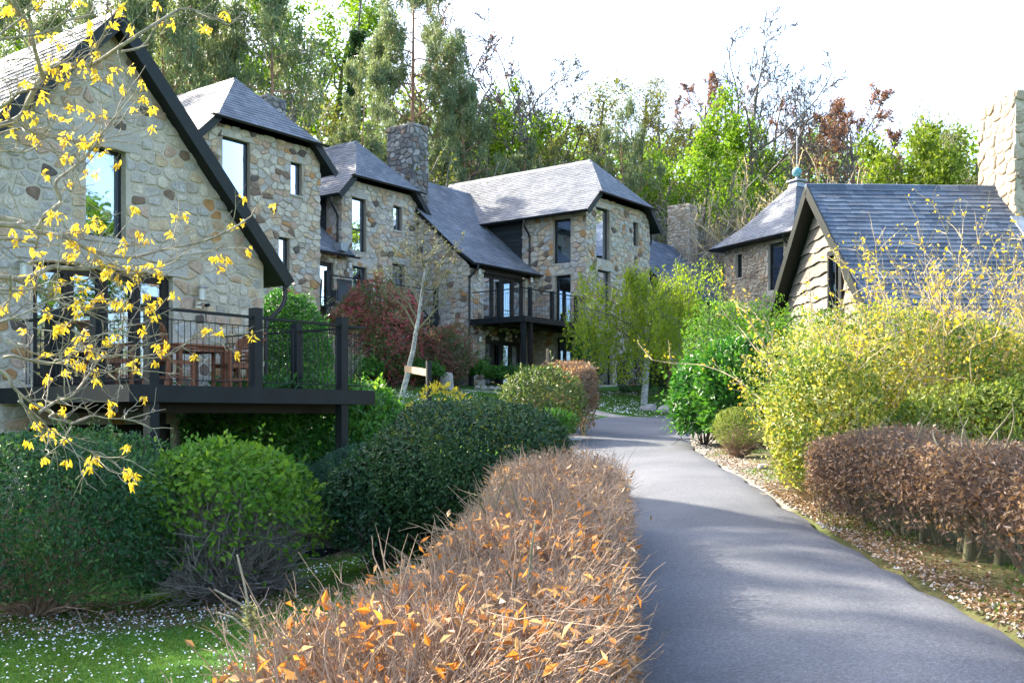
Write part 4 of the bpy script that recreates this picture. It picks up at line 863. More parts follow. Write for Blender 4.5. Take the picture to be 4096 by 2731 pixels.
def left_balcony():
    d = empty('timber_balcony', TW(24.4, -29.0), ER); tag(d, 'dark balcony with rattan seats between the second house and the middle house', 'balcony', 'upper floor balconies')
    w, dp, zt = 6.0, 2.5, 5.58; f = MB(); f.lohi((0,-dp-.05,zt-.32), (w,-dp,zt)); f.lohi((w-.05,-dp,zt-.3), (w,-.1,zt)); f.build('fascia', M['black'], d)
    b = MB()
    for i, x in enumerate(np.arange(.03, w-.1, .145)): b.lohi((x,-dp+.01,zt-.035), (x+.135,-.06,zt), random.Random(i).random())
    b.build('floor', M['plank'], d)
    rail_run(d, (.05,-dp+.05), (w-.05,-dp+.05), zt, [.08,1.72,3.3,5.9], .15, 1.22, 1.08)
    for x in (.1,1.72,5.8): p = MB(); p.box((x,-dp+.1,(1.6+zt-.3)/2), (.16,.16,zt-.3-1.6)); p.build('support_post', M['brownblack'], d)
    G = 'rattan seats on the left balcony'
    def seat():
        o = empty('rattan_chair', (0,0,0)); b = MB(); b.box((0,0,.24), (.55,.55,.40), taper=1.04); b.build('seat', M['wicker'], o); b = MB(); b.prism([(-.27,-.31,0.0),(.27,-.31,0.0),(.31,-.36,1.02),(-.31,-.36,1.02)], (0,.07,0)); b.build('backrest', M['wicker'], o)
        for s in (-1,1): b = MB(); b.lohi((s*.29,-.3,.0), (s*.345,.26,.62)); b.build('armrest', M['wicker'], o)
        return o
    c = seat()
    for i, (x, y, r, lb) in enumerate(((1.15,-2.0,-8,'grey rattan armchair with its tall back to the left balcony rail'),(2.25,-1.9,15,'grey rattan armchair right of the second balcony post'),(.42,-1.3,60,'low dark rattan seat in the left corner of the balcony'))):
        o = c if i == 0 else copy_tree(c); o.location = TW(24.4+x, -29.0-y, zt); o.rotation_euler = (0,0,ER+R3(r)); tag(o, lb, 'chair', G)
def stair():
    d = empty('timber_stair', TW(27.6, -29.0), ER); tag(d, 'dark outside stair with rod railing by the rough stone end wall', 'staircase')
    x0, x1 = 3.0, 4.0; y0, y1, z0, z1 = -.9, -2.45, 5.58, 4.0; n = 8
    for sx in (x0, x1): b = MB(); b.bar((sx,y0,z0-.1), (sx,y1,z1-.05), .05, .26); b.build('stringer', M['black'], d)
    for i in range(n): t = (i+.5)/n; b = MB(); b.box(((x0+x1)/2, y0+(y1-y0)*t, z0+(z1-z0)*(i+1)/n-.02), (x1-x0-.06,.24,.04)); b.build('tread', M['plank'], d)
    b = MB(); b.lohi((x0-.1,y1-.95,z1-.22), (x1+.15,y1,z1)); b.build('landing', M['brownblack'], d)
    rail_run(d, (x0,y0), (x0,y1), (z0,z1), [.05,2.2], .12, 1.2, 1.05); rail_run(d, (x0,y1-.08), (x0,y1-.9), z1, [.05], .15, 1.25, 1.0); rail_run(d, (x0+.05,y1-.9), (x1+.1,y1-.9), z1, [], .1, 1.1, 1.0)
    rail_run(d, (x0-.35,.2), (x0-.05,y0), z0, [.05], .14, 1.2, 1.08)
    for x, y in ((x0,y1-.06),(x1,y1-.8)): b = MB(); b.box((x,y,3.1), (.15,.15,1.75)); b.build('support_post', M['black'], d)
def birch_balcony():
    d = empty('oak_balcony', TW(43.4, -21.9), ER); tag(d, 'weathered oak balcony and slanting stair half hidden behind the weeping birch', 'balcony')
    zt = 5.2; w = 3.3
    b = MB(); b.lohi((0,-1.5,zt-.22), (w,-1.42,zt+.02)); b.lohi((0,-1.42,zt-.2), (w,.0,zt)); b.build('floor', M['grey_board'], d)
    rail_run(d, (.05,-1.4), (w-.05,-1.4), zt, [.05,1.7,3.1], .16, 2.0, 1.05, 'grey_board', post_mat='grey_board')
    for x in (.1,1.75,3.15): p = MB(); p.box((x,-1.35,(1.9+zt-.22)/2), (.17,.17,zt-.22-1.9)); p.build('support_post', M['grey_board'], d)
    for y in (-1.75,-2.5): p = MB(); p.bar((2.9,y,zt-.05), (-.6,y,2.5), .06, .28); p.build('stringer', M['grey_board'], d)
    for i in range(12): t = (i+.5)/12; p = MB(); p.box((2.9-3.5*t,-2.12,zt-.05-2.65*t), (.27,.7,.045)); p.build('tread', M['plank'], d)
    rail_run(d, (2.9,-2.55), (-.6,-2.55), (zt,2.55), [.05,1.9,4.2], .12, 1.15, 1.0, 'grey_board', post_mat='grey_board')
def lantern():
    o = empty('wall_lantern', (0,0,0))
    b = MB(); b.lathe([(.07,0),(.07,.02),(.05,.03)], (0,0,0), 14); V = np.array(b.V[-1]); 
    bp = MB(); bp.box((0,-.012,0), (.13,.024,.13)); bp.tube([(0,-.02,0),(0,-.09,-.01),(0,-.13,.03),(0,-.13,.08)], .014, 8); bp.build('bracket', M['steel'], o)
    g = MB(); g.lathe([(.055,.10),(.055,.30)], (0,-.13,0), 14); g.build('lamp_glass', M['lampglass'], o, smooth=False)
    c = MB(); c.lathe([(.11,.30),(.085,.33),(.03,.345)], (0,-.13,0), 16); c.lathe([(.075,.08),(.075,.10)], (0,-.13,0), 14)
    for a in range(4): c.tube([(.062*math.cos(a*1.57+.4), -.13+.062*math.sin(a*1.57+.4), .1), (.062*math.cos(a*1.57+.4), -.13+.062*math.sin(a*1.57+.4), .3)], .005, 4)
    c.build('cage', M['steel'], o); return o
def lanterns():
    L0 = lantern(); G = 'lanterns on the stone walls'
    for i, (t, m, z, lb, dr) in enumerate(((11.31,-15.655,3.72,'steel wall lantern right of the near deck glass doors',0),(8.04-.02,-15.655,3.78,'steel wall lantern left of the near deck doors behind yellow oak leaves',0),(11.44,-15.655,.98,'steel wall lantern low on the near house under the deck',0),(8.02,-15.655,1.1,'dim steel wall lantern at the far left under the deck',0),
        (27.85,-28.95,7.4,'small wall lantern under the left balcony eave',0),(32.35,-26.05,7.4,'small wall lantern left of the upper balcony doors',0),(36.0,-26.05,7.45,'small wall lantern right of the upper balcony doors',0),(32.4,-26.05,4.65,'small wall lantern left of the ground floor glass doors',0))):
        o = L0 if i == 0 else copy_tree(L0); o.location = TW(t, m, z); o.rotation_euler = (0,0,ER); tag(o, lb, 'lantern', G)
    s = MB(); s.box((0,0,0), (.045,.06,.05)); s.lathe([(.03,-.02),(.034,.0),(.02,.03)], (.0,-.06,0), 10); q = s.build('motion_sensor', M['black']); q.location = TW(11.46, -15.60, 3.72); q.rotation_euler = (0,0,ER); tag(q, 'small black sensor beside the lantern right of the near deck doors', 'sensor')
# ------------------------------------------------------------------ vegetation
def rdir(r, n): return norm(r.standard_normal((n, 3)))
def grow(r, P, D, L, R, seg, wander, trop, taper):
    B = len(P); pts = np.zeros((B, seg+1, 3)); pts[:,0] = P; D = norm(D); st = (L/seg)[:,None]
    for i in range(seg):
        D = norm(D+wander*r.standard_normal((B,3))+np.array([0,0,trop])); pts[:,i+1] = pts[:,i]+D*st
    rad = R[:,None]*np.linspace(1, taper, seg+1)[None]
    return pts, rad
def skeleton(r, H, R, specs, base=(0,0,0), lean=(0,0,1), seg0=10, w0=.03, taper0=.25):
    lv = [grow(r, np.array([base], float), np.array([lean], float), np.array([H]), np.array([R]), seg0, w0, .02, taper0)]
    for sp in specs:
        pts, rad = lv[sp.get('par', len(lv)-1)]; B, S, _ = pts.shape; n = sp['n']
        f = np.linspace(sp['f0'], sp['f1'], n)[None]+r.uniform(-.5,.5,(B,n))*(sp['f1']-sp['f0'])/n; f = np.clip(f, 0, .999)
        q = f*(S-1); i = q.astype(int); t = (q-i)[...,None]; bi = np.arange(B)[:,None]
        p = pts[bi,i]*(1-t)+pts[bi,i+1]*t; pd = norm(pts[bi,i+1]-pts[bi,i]); rr = rad[bi,i]*(1-t[...,0])+rad[bi,i+1]*t[...,0]
        ang = np.radians(sp['ang']+sp.get('angv',10)*r.standard_normal((B,n)))
        az = r.uniform(0,6.283,(B,1))+np.arange(n)[None]*2.4+r.normal(0,.4,(B,n))
        ref = np.where(np.abs(pd[...,2:3]) > .9, np.array([1.0,0,0]), np.array([0,0,1.0])); u = norm(np.cross(pd, ref)); v = np.cross(pd, u)
        cd = pd*np.cos(ang)[...,None]+(u*np.cos(az)[...,None]+v*np.sin(az)[...,None])*np.sin(ang)[...,None]
        plen = np.linalg.norm(pts[:,1:]-pts[:,:-1], axis=2).sum(1)[:,None]
        g = (f-sp['f0'])/max(1e-6, sp['f1']-sp['f0']); L = plen*sp['len']*(1-sp.get('shrink',.5)*g)*r.uniform(.7,1.2,(B,n))
        lv.append(grow(r, p.reshape(-1,3), cd.reshape(-1,3), L.ravel(), (rr*sp['rad']).ravel(), sp.get('seg',4), sp.get('w',.15), sp.get('up',.05), sp.get('taper',.3)))
    return lv
def wood(mb, lv, sides=(8,5,4,3,3), minr=0.0):
    for (pts, rad), s in zip(lv, sides): V, F = tubes(pts, np.maximum(rad, minr), s); mb.add(V, F, .5)
def nodes_of(lv, ks, skip=1):
    P = []; D = []
    for k in ks:
        pts = lv[k][0]; P.append(pts[:,skip:].reshape(-1,3)); d = norm(np.gradient(pts, axis=1)); D.append(d[:,skip:].reshape(-1,3))
    return np.concatenate(P), np.concatenate(D)
def leaf_cloud(r, mb, P, D, per, spread, L, Wd, down=0.0, out=.6, clump=.35):
    n = len(P); idx = np.repeat(np.arange(n), per); k = len(idx)
    tone = r.uniform(0,1,n)
    p = P[idx]+r.normal(0, spread, (k,3)); a = D[idx]*out+rdir(r,k)+np.array([0,0,-down]); nn = rdir(r,k)+np.array([0,0,.7])
    s = r.uniform(.6,1.3,k); V, F = leafmesh(p, a, nn, L*s, Wd*s); rv = np.clip(tone[idx]*clump+r.uniform(0,1-clump,k), 0, 1)
    mb.add(V, F, np.repeat(rv, 4))
def tree_thing(name, lv, bark, crown_mb, crown_mat, split=2, sides=(8,5,4,3,3), minr=0.0, twigs=True):
    o = empty(name, (0,0,0)); t = MB(); wood(t, lv[:split], sides, minr); t.build('trunk', BK[bark], o, smooth=True)
    if twigs and len(lv) > split: b = MB(); wood(b, lv[split:], sides[split:], minr); b.build('branches', BK[bark], o)
    if crown_mb is not None: crown_mb.build('crown', LF[crown_mat], o)
    return o
# ---- prototypes, 15 m tall, copied for the wood on the hill
def proto_bare(seed, bark='grey', leaf=None, minr=.021):
    r = np.random.default_rng(seed)
    lv = skeleton(r, 12.5, .30, [dict(n=10,f0=.26,f1=.95,len=.62,ang=44,rad=.60,seg=8,w=.13,up=.075,shrink=.45),dict(n=7,f0=.25,f1=.97,len=.46,ang=40,rad=.55,seg=5,w=.17,up=.05),dict(n=6,f0=.2,f1=1,len=.46,ang=36,rad=.55,seg=4,w=.18,up=.05),dict(n=5,f0=.15,f1=1,len=.5,ang=34,rad=.6,seg=3,w=.2,up=.04)], w0=.06, seg0=12)
    c = None
    if leaf: 
        c = MB(); P, D = nodes_of(lv, [4]); k = r.random(len(P)) < leaf[1]; leaf_cloud(r, c, P[k], D[k], leaf[2], .10, leaf[3], leaf[3]*.6)
        if len(leaf) > 4:   # ivy on the stem
            pt = lv[0][0][0]; q = r.uniform(0, leaf[4], 2500); i = q*(len(pt)-1); j = i.astype(int); p = pt[j]+(pt[np.minimum(j+1,len(pt)-1)]-pt[j])*(i-j)[:,None]
            o = rdir(r, 2500)*np.array([1,1,.3]); m2 = MB()
    return tree_thing('bare_tree', lv, bark, c, leaf[0] if leaf else None, 3, minr=minr)
def proto_leafy(seed, mat, dens=3, size=.26, bark='grey', H=12.0, f0=.22, ang=48, spread=.28, up=.06, lenr=.45, name='leafy_tree'):
    r = np.random.default_rng(seed)
    lv = skeleton(r, H, .26, [dict(n=13,f0=f0,f1=.98,len=lenr,ang=ang,rad=.45,seg=6,w=.15,up=up,shrink=.6),dict(n=7,f0=.25,f1=1,len=.48,ang=42,rad=.5,seg=4,w=.2,up=.05),dict(n=5,f0=.25,f1=1,len=.5,ang=42,rad=.5,seg=3,w=.2,up=.0)], w0=.05)
    c = MB(); P, D = nodes_of(lv, [3], 1); leaf_cloud(r, c, P, D, dens, spread, size, size*.62)
    return tree_thing(name, lv, bark, c, mat, 2, minr=.012)
def needles(r, mb, P, D, per, L, w, spread=.06):
    n = len(P); idx = np.repeat(np.arange(n), per); k = len(idx); a = norm(D[idx]*.55+rdir(r,k)+np.array([0,0,.35]))
    tone = r.uniform(0,1,n)[idx]; V, F = leafmesh(P[idx]+r.normal(0,spread,(k,3)), a, rdir(r,k), L*r.uniform(.7,1.2,k), w, 0); mb.add(V, F, np.repeat(np.clip(tone*.6+r.uniform(0,.4,k),0,1), 4))
def proto_pine(seed, H=14.0, f0=.42, lenr=.30, per=7, R=.24, n1=20, ang=78, nl=.30, nw=.045, w1=.14, bark='pine', sub=6):
    r = np.random.default_rng(seed)
    lv = skeleton(r, H, R, [dict(n=n1,f0=f0,f1=.99,len=lenr,ang=ang,rad=.38,seg=7,w=w1,up=.05,shrink=.55),dict(n=sub,f0=.3,f1=1,len=.40,ang=48,rad=.5,seg=4,w=.2,up=.07),dict(n=4,f0=.3,f1=1,len=.45,ang=45,rad=.6,seg=3,w=.2,up=.12)], w0=.025, taper0=.3)
    c = MB(); P, D = nodes_of(lv, [3], 1); needles(r, c, P, D, per*2, nl*1.15, nw*1.6, .16)
    return tree_thing('pine_tree', lv, bark, c, 'pine', 2, minr=.012)
def proto_ivy(seed):
    r = np.random.default_rng(seed); lv = skeleton(r, 14, .22, [dict(n=12,f0=.4,f1=.98,len=.25,ang=45,rad=.45,seg=5,w=.18,up=.08),dict(n=6,f0=.3,f1=1,len=.5,ang=40,rad=.5,seg=4,w=.2)], w0=.03)
    c = MB(); pt = lv[0][0][0]; n = 5200; q = r.uniform(.05,.85,n)**1.0*(len(pt)-1); j = q.astype(int); p = pt[j]+(pt[np.minimum(j+1,len(pt)-1)]-pt[j])*(q-j)[:,None]
    o = norm(rdir(r,n)*np.array([1,1,.25])); rad = (.25+.55*r.random(n))*(1.2-.6*q/len(pt))*(1+.4*np.sin(q*3)); V, F = leafmesh(p+o*rad[:,None], o+np.array([0,0,-.5])+.5*rdir(r,n), rdir(r,n)+o, .24, .2); c.add(V, F, np.repeat(r.random(n),4))
    P, D = nodes_of(lv, [2]); leaf_cloud(r, c, P, D, 1, .2, .2, .14)
    return tree_thing('ivy_clad_tree', lv, 'dark', c, 'ivy', 2, minr=.012)
def proto_scrub(seed, mat, bark, leafy=1, n=34, H=4.2, size=.09, ws=.012):
    """multi-stemmed twiggy scrub"""
    r = np.random.default_rng(seed); a = r.uniform(0,6.28,n); t = r.uniform(.05,.75,n); D = np.stack([np.cos(a)*t, np.sin(a)*t, np.ones(n)],1); P = np.stack([np.cos(a)*t*.8, np.sin(a)*t*.8, np.zeros(n)],1)
    l0 = grow(r, P, D, H*r.uniform(.6,1.05,n), np.full(n,.035), 6, .09, .03, .3); lv = [l0]
    for sp in (dict(n=7,f0=.3,f1=1,len=.4,ang=34,rad=.6,seg=4,w=.14,up=.05),dict(n=5,f0=.2,f1=1,len=.42,ang=34,rad=.7,seg=3,w=.16,up=.05)):
        pts, rad = lv[-1]; B, S, _ = pts.shape; k = sp['n']; f = r.uniform(sp['f0'],.99,(B,k)); q = f*(S-1); i = q.astype(int); tt = (q-i)[...,None]; bi = np.arange(B)[:,None]; p = pts[bi,i]*(1-tt)+pts[bi,i+1]*tt; pd = norm(pts[bi,i+1]-pts[bi,i]); cd = norm(pd+.75*r.standard_normal(pd.shape)*.8); L = np.repeat(np.linalg.norm(pts[:,-1]-pts[:,0],axis=1)[:,None],k,1)*sp['len']*r.uniform(.6,1.2,(B,k)); lv.append(grow(r, p.reshape(-1,3), cd.reshape(-1,3), L.ravel(), np.full(B*k,.014), sp['seg'], sp['w'], sp['up'], .5))
    o = empty('scrub_bush', (0,0,0)); b = MB(); wood(b, lv, (4,3,3), ws); b.build('stems', BK[bark], o)
    c = MB(); P, D = nodes_of(lv, [2]); leaf_cloud(r, c, P, D, leafy, .05, size, size*.55); c.build('foliage', LF[mat], o); return o
PROTO = {}
def get_proto(k):
    mk = {'bareA': lambda: proto_bare(1), 'bareB': lambda: proto_bare(12), 'bareDark': lambda: proto_bare(23,'dark',('olive',.25,1,.16)), 'copper': lambda: proto_bare(34,'grey',('copperl',.8,3,.15)), 'copperBare': lambda: proto_bare(45,'grey',('copperl',.35,1,.14)),
     'springA': lambda: proto_leafy(2,'spring',5,.25), 'springB': lambda: proto_leafy(13,'spring',4,.25,'moss'), 'oliveA': lambda: proto_leafy(24,'olive',3,.20,'grey'), 'oliveB': lambda: proto_leafy(35,'olive',3,.2,'moss'), 'holm': lambda: proto_leafy(46,'holm',8,.22,'grey',11,.15,55,.26,.03,.5), 'greyl': lambda: proto_leafy(57,'greyleaf',3,.15,'grey'),
     'pineA': lambda: proto_pine(3), 'pineB': lambda: proto_pine(14,n1=16,f0=.5), 'pineTall': lambda: proto_pine(25,H=14.6,f0=.62,lenr=.22,R=.17,n1=13,per=4), 'pineWide': lambda: proto_pine(36,H=14,f0=.22,lenr=.42,n1=34,per=9,w1=.17,ang=84,R=.26,sub=9,nl=.24,nw=.036), 'pineCone': lambda: proto_pine(47,H=14.5,f0=.18,lenr=.36,n1=26,per=7,ang=75,R=.2,nl=.27,nw=.04),
     'ivy': lambda: proto_ivy(4), 'willow': lambda: proto_scrub(5,'willow','straw',2), 'greyscrub': lambda: proto_scrub(6,'greyleaf','greytwig',1), 'olivescrub': lambda: proto_scrub(7,'olive','greytwig',3,size=.12), 'greenscrub': lambda: proto_scrub(8,'spring','twig',3,size=.13)}
    if k not in PROTO: PROTO[k] = [mk[k](), False]
    p = PROTO[k]
    if not p[1]: p[1] = True; return p[0]
    return copy_tree(p[0])
NAMES = {'bareA':'bare_tree','bareB':'bare_tree','bareDark':'bare_tree','copper':'copper_beech','copperBare':'copper_beech','springA':'leafy_tree','springB':'leafy_tree','oliveA':'budding_tree','oliveB':'budding_tree','holm':'evergreen_oak','greyl':'budding_tree','ivy':'ivy_clad_tree','willow':'willow_scrub','greyscrub':'twiggy_scrub','olivescrub':'twiggy_scrub','greenscrub':'leafy_scrub'}
def plant_tree(kind, u, vtop, Y, wpx, label, cat='tree', group='trees of the hillside wood', nomH=None, rot=None, sink=.3):
    X = (u-512)/1009.8*Y; zb = g1(X, Y)-sink; zt = 1.7+(415-vtop)/1009.8*Y; o = get_proto(kind)
    if nomH is None: nomH = 4.9 if 'scrub' in kind or kind == 'willow' else 14.6
    if nomH > 10:      # measured height of the prototype
        nomH = max(max(v[2] for v in ch.bound_box) for ch in o.children if ch.type == 'MESH')
        w0 = max(max(v[0] for v in ch.bound_box)-min(v[0] for v in ch.bound_box) for ch in o.children)
    else: 
        nomH = max(max(v[2] for v in ch.bound_box) for ch in o.children); w0 = max(max(v[0] for v in ch.bound_box)-min(v[0] for v in ch.bound_box) for ch in o.children)
    sz = (zt-zb)/nomH; sx = (wpx*(1.1 if 'pine' in kind else 1.75)/1009.8*Y)/w0 if wpx else sz
    sx = min(max(sx, sz*(.55 if 'pine' in kind else .88)), sz*1.9)
    o.name = NAMES.get(kind, 'pine_tree'); o.location = (X, Y, zb); o.scale = (sx, sx, sz); o.rotation_euler = (0,0, rot if rot is not None else (u*.7+Y*1.3) % 6.28)
    tag(o, label, cat, group); return o
WOOD = [
 ('pineTall',36,-60,42,60,'slim pine trunk at the far left above the near roof'),('pineTall',100,-70,43,60,'slim pine above the middle of the near slate ridge'),('pineTall',167,-60,44,60,'pine with orange trunk just right of the near gable peak'),
 ('pineTall',188,-90,45,80,'tall pine with the thickest orange trunk, between the near gable and the second roof'),('pineB',203,-30,48,80,'thinner leaning pine beside the thickest orange trunk'),('pineTall',272,-70,46,90,'pine with straight orange trunk behind the second roof hip'),
 ('ivy',178,-20,66,34,'dark ivy column tree left of the thickest orange pine trunk'),('ivy',222,-10,70,26,'dark ivy clad tree above the second roof ridge'),('ivy',350,-25,74,34,'dark ivy clad tree between bright green crowns, left of the big pine'),
 ('springA',300,-30,76,80,'bright spring green tree right of the straight orange pine'),('springB',335,-10,80,90,'bright spring green tree just left of the big pine'),('oliveA',245,-30,80,90,'olive budding tree behind the second roof'),('oliveB',140,-40,82,110,'olive budding tree behind the near gable peak'),
 ('greyl',60,-40,80,120,'grey green budding tree at the far left'),('springB',20,-20,78,100,'spring green tree at the left edge of the wood'),('greyl',205,-10,86,100,'pale grey budding tree deep behind the orange pines'),('springA',215,20,88,70,'small spring green tree deep between the pine trunks'),('oliveA',310,20,92,100,'olive tree deep behind the bright green pair'),
 ('pineWide',410,-45,58,185,'big broad Scots pine with drooping blue green limbs above the dark chimney'),('pineCone',352,55,50,72,'lower pale pine at the left foot of the big pine'),('pineB',470,70,56,70,'dark pine boughs at the right foot of the big pine'),
 ('copperBare',446,-25,62,78,'bare copper tinted tree against the sky just right of the big pine top'),('springA',476,72,66,56,'yellow green tree left of the tallest bare tree'),('springB',505,100,62,60,'yellow green tree under the tallest bare tree'),('oliveB',455,95,70,70,'olive tree behind the right side of the big pine'),
 ('bareA',530,-8,62,68,'tallest bare tree standing alone against the white sky'),('bareDark',569,56,66,76,'dense dark bare tree right of the tallest bare tree'),('oliveA',545,95,72,80,'olive budding tree behind the dense dark bare tree'),('oliveB',606,72,80,64,'pale olive tree on the skyline left of the grey pine'),('greyl',640,70,84,70,'grey budding tree on the skyline above the grey pine'),('oliveA',667,78,78,66,'olive tree on the skyline left of the bright green crown'),
 ('pineCone',629,92,58,78,'grey green conical pine right of the long roof ridge'),('springA',690,92,66,74,'bright green tree above the pale wing chimney'),('springB',668,140,62,60,'lower bright green tree left of the pale wing chimney'),('copper',705,76,84,36,'small coppery red crown on the skyline'),('springB',722,120,70,60,'bright green ivy clad tree below the pair of bare crowns'),
 ('bareB',737,38,70,70,'left one of the two wide bare trees on the right skyline'),('bareA',778,50,72,76,'right one of the two wide bare trees on the right skyline'),('springA',808,108,76,58,'fresh green tree between the bare pair and the copper beech'),('copper',852,84,70,82,'broad copper beech with red brown leaves on the right skyline'),
 ('holm',893,122,46,74,'yellow green evergreen tree behind the blue slate ridge'),('holm',948,128,44,66,'yellow green evergreen tree just left of the sunlit chimney'),('greyl',930,90,50,60,'wispy thin tree rising above the evergreen pair'),('holm',985,112,52,50,'dark evergreen tree behind the sunlit stone chimney'),('holm',1050,100,48,80,'evergreen tree beyond the sunlit stone chimney'),
 ('oliveA',560,130,60,70,'low olive tree above the long roof ridge'),('pineB',520,135,57,52,'small dark pine just above the long roof ridge'),('oliveB',590,150,60,60,'olive tree left of the grey conical pine'),('springA',440,130,58,60,'bright leaves glowing behind the big pine trunk'),('oliveA',300,85,52,70,'low olive tree between second roof and the big pine'),('springB',385,120,60,60,'bright green tree low behind the dark chimney')]
SCRUB = [('willow',790,158,60,60,'straw coloured willow scrub left of the finial'),('willow',822,152,61,60,'straw coloured willow scrub behind the finial rod'),('willow',852,158,60,56,'straw coloured willow scrub right of the finial'),('willow',775,180,57,50,'straw coloured scrub low behind the tower roof'),('willow',880,165,58,50,'straw coloured scrub behind the blue slate ridge'),
 ('greyscrub',650,195,60,60,'grey twiggy scrub right of the large house gable'),('greyscrub',690,180,64,70,'grey twiggy scrub above the pale wing chimney'),('greyscrub',730,170,64,70,'grey twiggy scrub below the two wide bare trees'),('greyscrub',745,205,58,70,'grey twiggy scrub left of the tower roof'),('greyscrub',700,215,57,60,'grey twiggy scrub beside the pale wing chimney'),('olivescrub',665,170,66,60,'olive scrub on the slope under the grey pine'),('greyscrub',615,185,60,50,'grey twigs just above the large roof hip'),
 ('olivescrub',540,165,58,60,'olive scrub on the slope above the long ridge'),('olivescrub',490,178,57,60,'olive scrub between the wing roof and long ridge'),('greyscrub',575,150,62,60,'grey twigs below the dense dark bare tree'),('olivescrub',330,118,52,60,'olive scrub behind the second house chimney'),('olivescrub',370,130,52,60,'olive scrub left of the dark chimney'),('greyscrub',235,70,50,60,'grey twiggy scrub behind the second roof hip'),('greyscrub',215,85,46,50,'grey twiggy scrub between the orange trunks'),('olivescrub',455,165,56,60,'olive scrub right of the dark chimney'),('greenscrub',680,235,60,60,'green scrub low behind the pale wing chimney')]
def hillside_wood():
    for a in WOOD: plant_tree(*a)
    for a in SCRUB: plant_tree(*a, cat='bush', group='scrub on the hillside')
    # ground cover of the slope
    r = np.random.default_rng(77); n = 42000; X = r.uniform(-45,75,n); Y = 47+.35*np.clip(X,-30,30)+r.random(n)**1.6*60; z = ground(X,Y); k = fbm(X,Y,.35,8); h = r.random(n)*(.5+.9*np.clip(k+.4,0,1.4))
    P = np.stack([X,Y,z+h],1); V, F = leafmesh(P, rdir(r,n)+(0,0,.6), rdir(r,n), r.uniform(.25,.6,n), r.uniform(.08,.22,n)); b = MB(); b.add(V, F, np.repeat(np.clip(.4+.3*k+r.normal(0,.2,n),0,1),4)); tag(b.build('undergrowth', LF['olive']), 'brambles and low growth covering the wooded slope', 'undergrowth', kind='stuff')
    r = np.random.default_rng(78); n = 26000; X = r.uniform(-70,90,n); Y = 84+.3*np.clip(X,-30,30)+r.random(n)*40; z = ground(X,Y); k = fbm(X,Y,.22,9); h = 9*r.random(n)**.6*(.55+.35*np.clip(k,-1,1)); P = np.stack([X,Y,z+h],1); V, F = leafmesh(P, rdir(r,n), rdir(r,n), r.uniform(.4,.9,n), r.uniform(.25,.5,n)); b = MB(); b.add(V, F, np.repeat(np.clip(.4+.4*k+r.normal(0,.2,n),0,1),4)); tag(b.build('distant_wood', LF['spring']), 'far mass of the spring wood deep behind the single trees', 'woodland', kind='stuff')
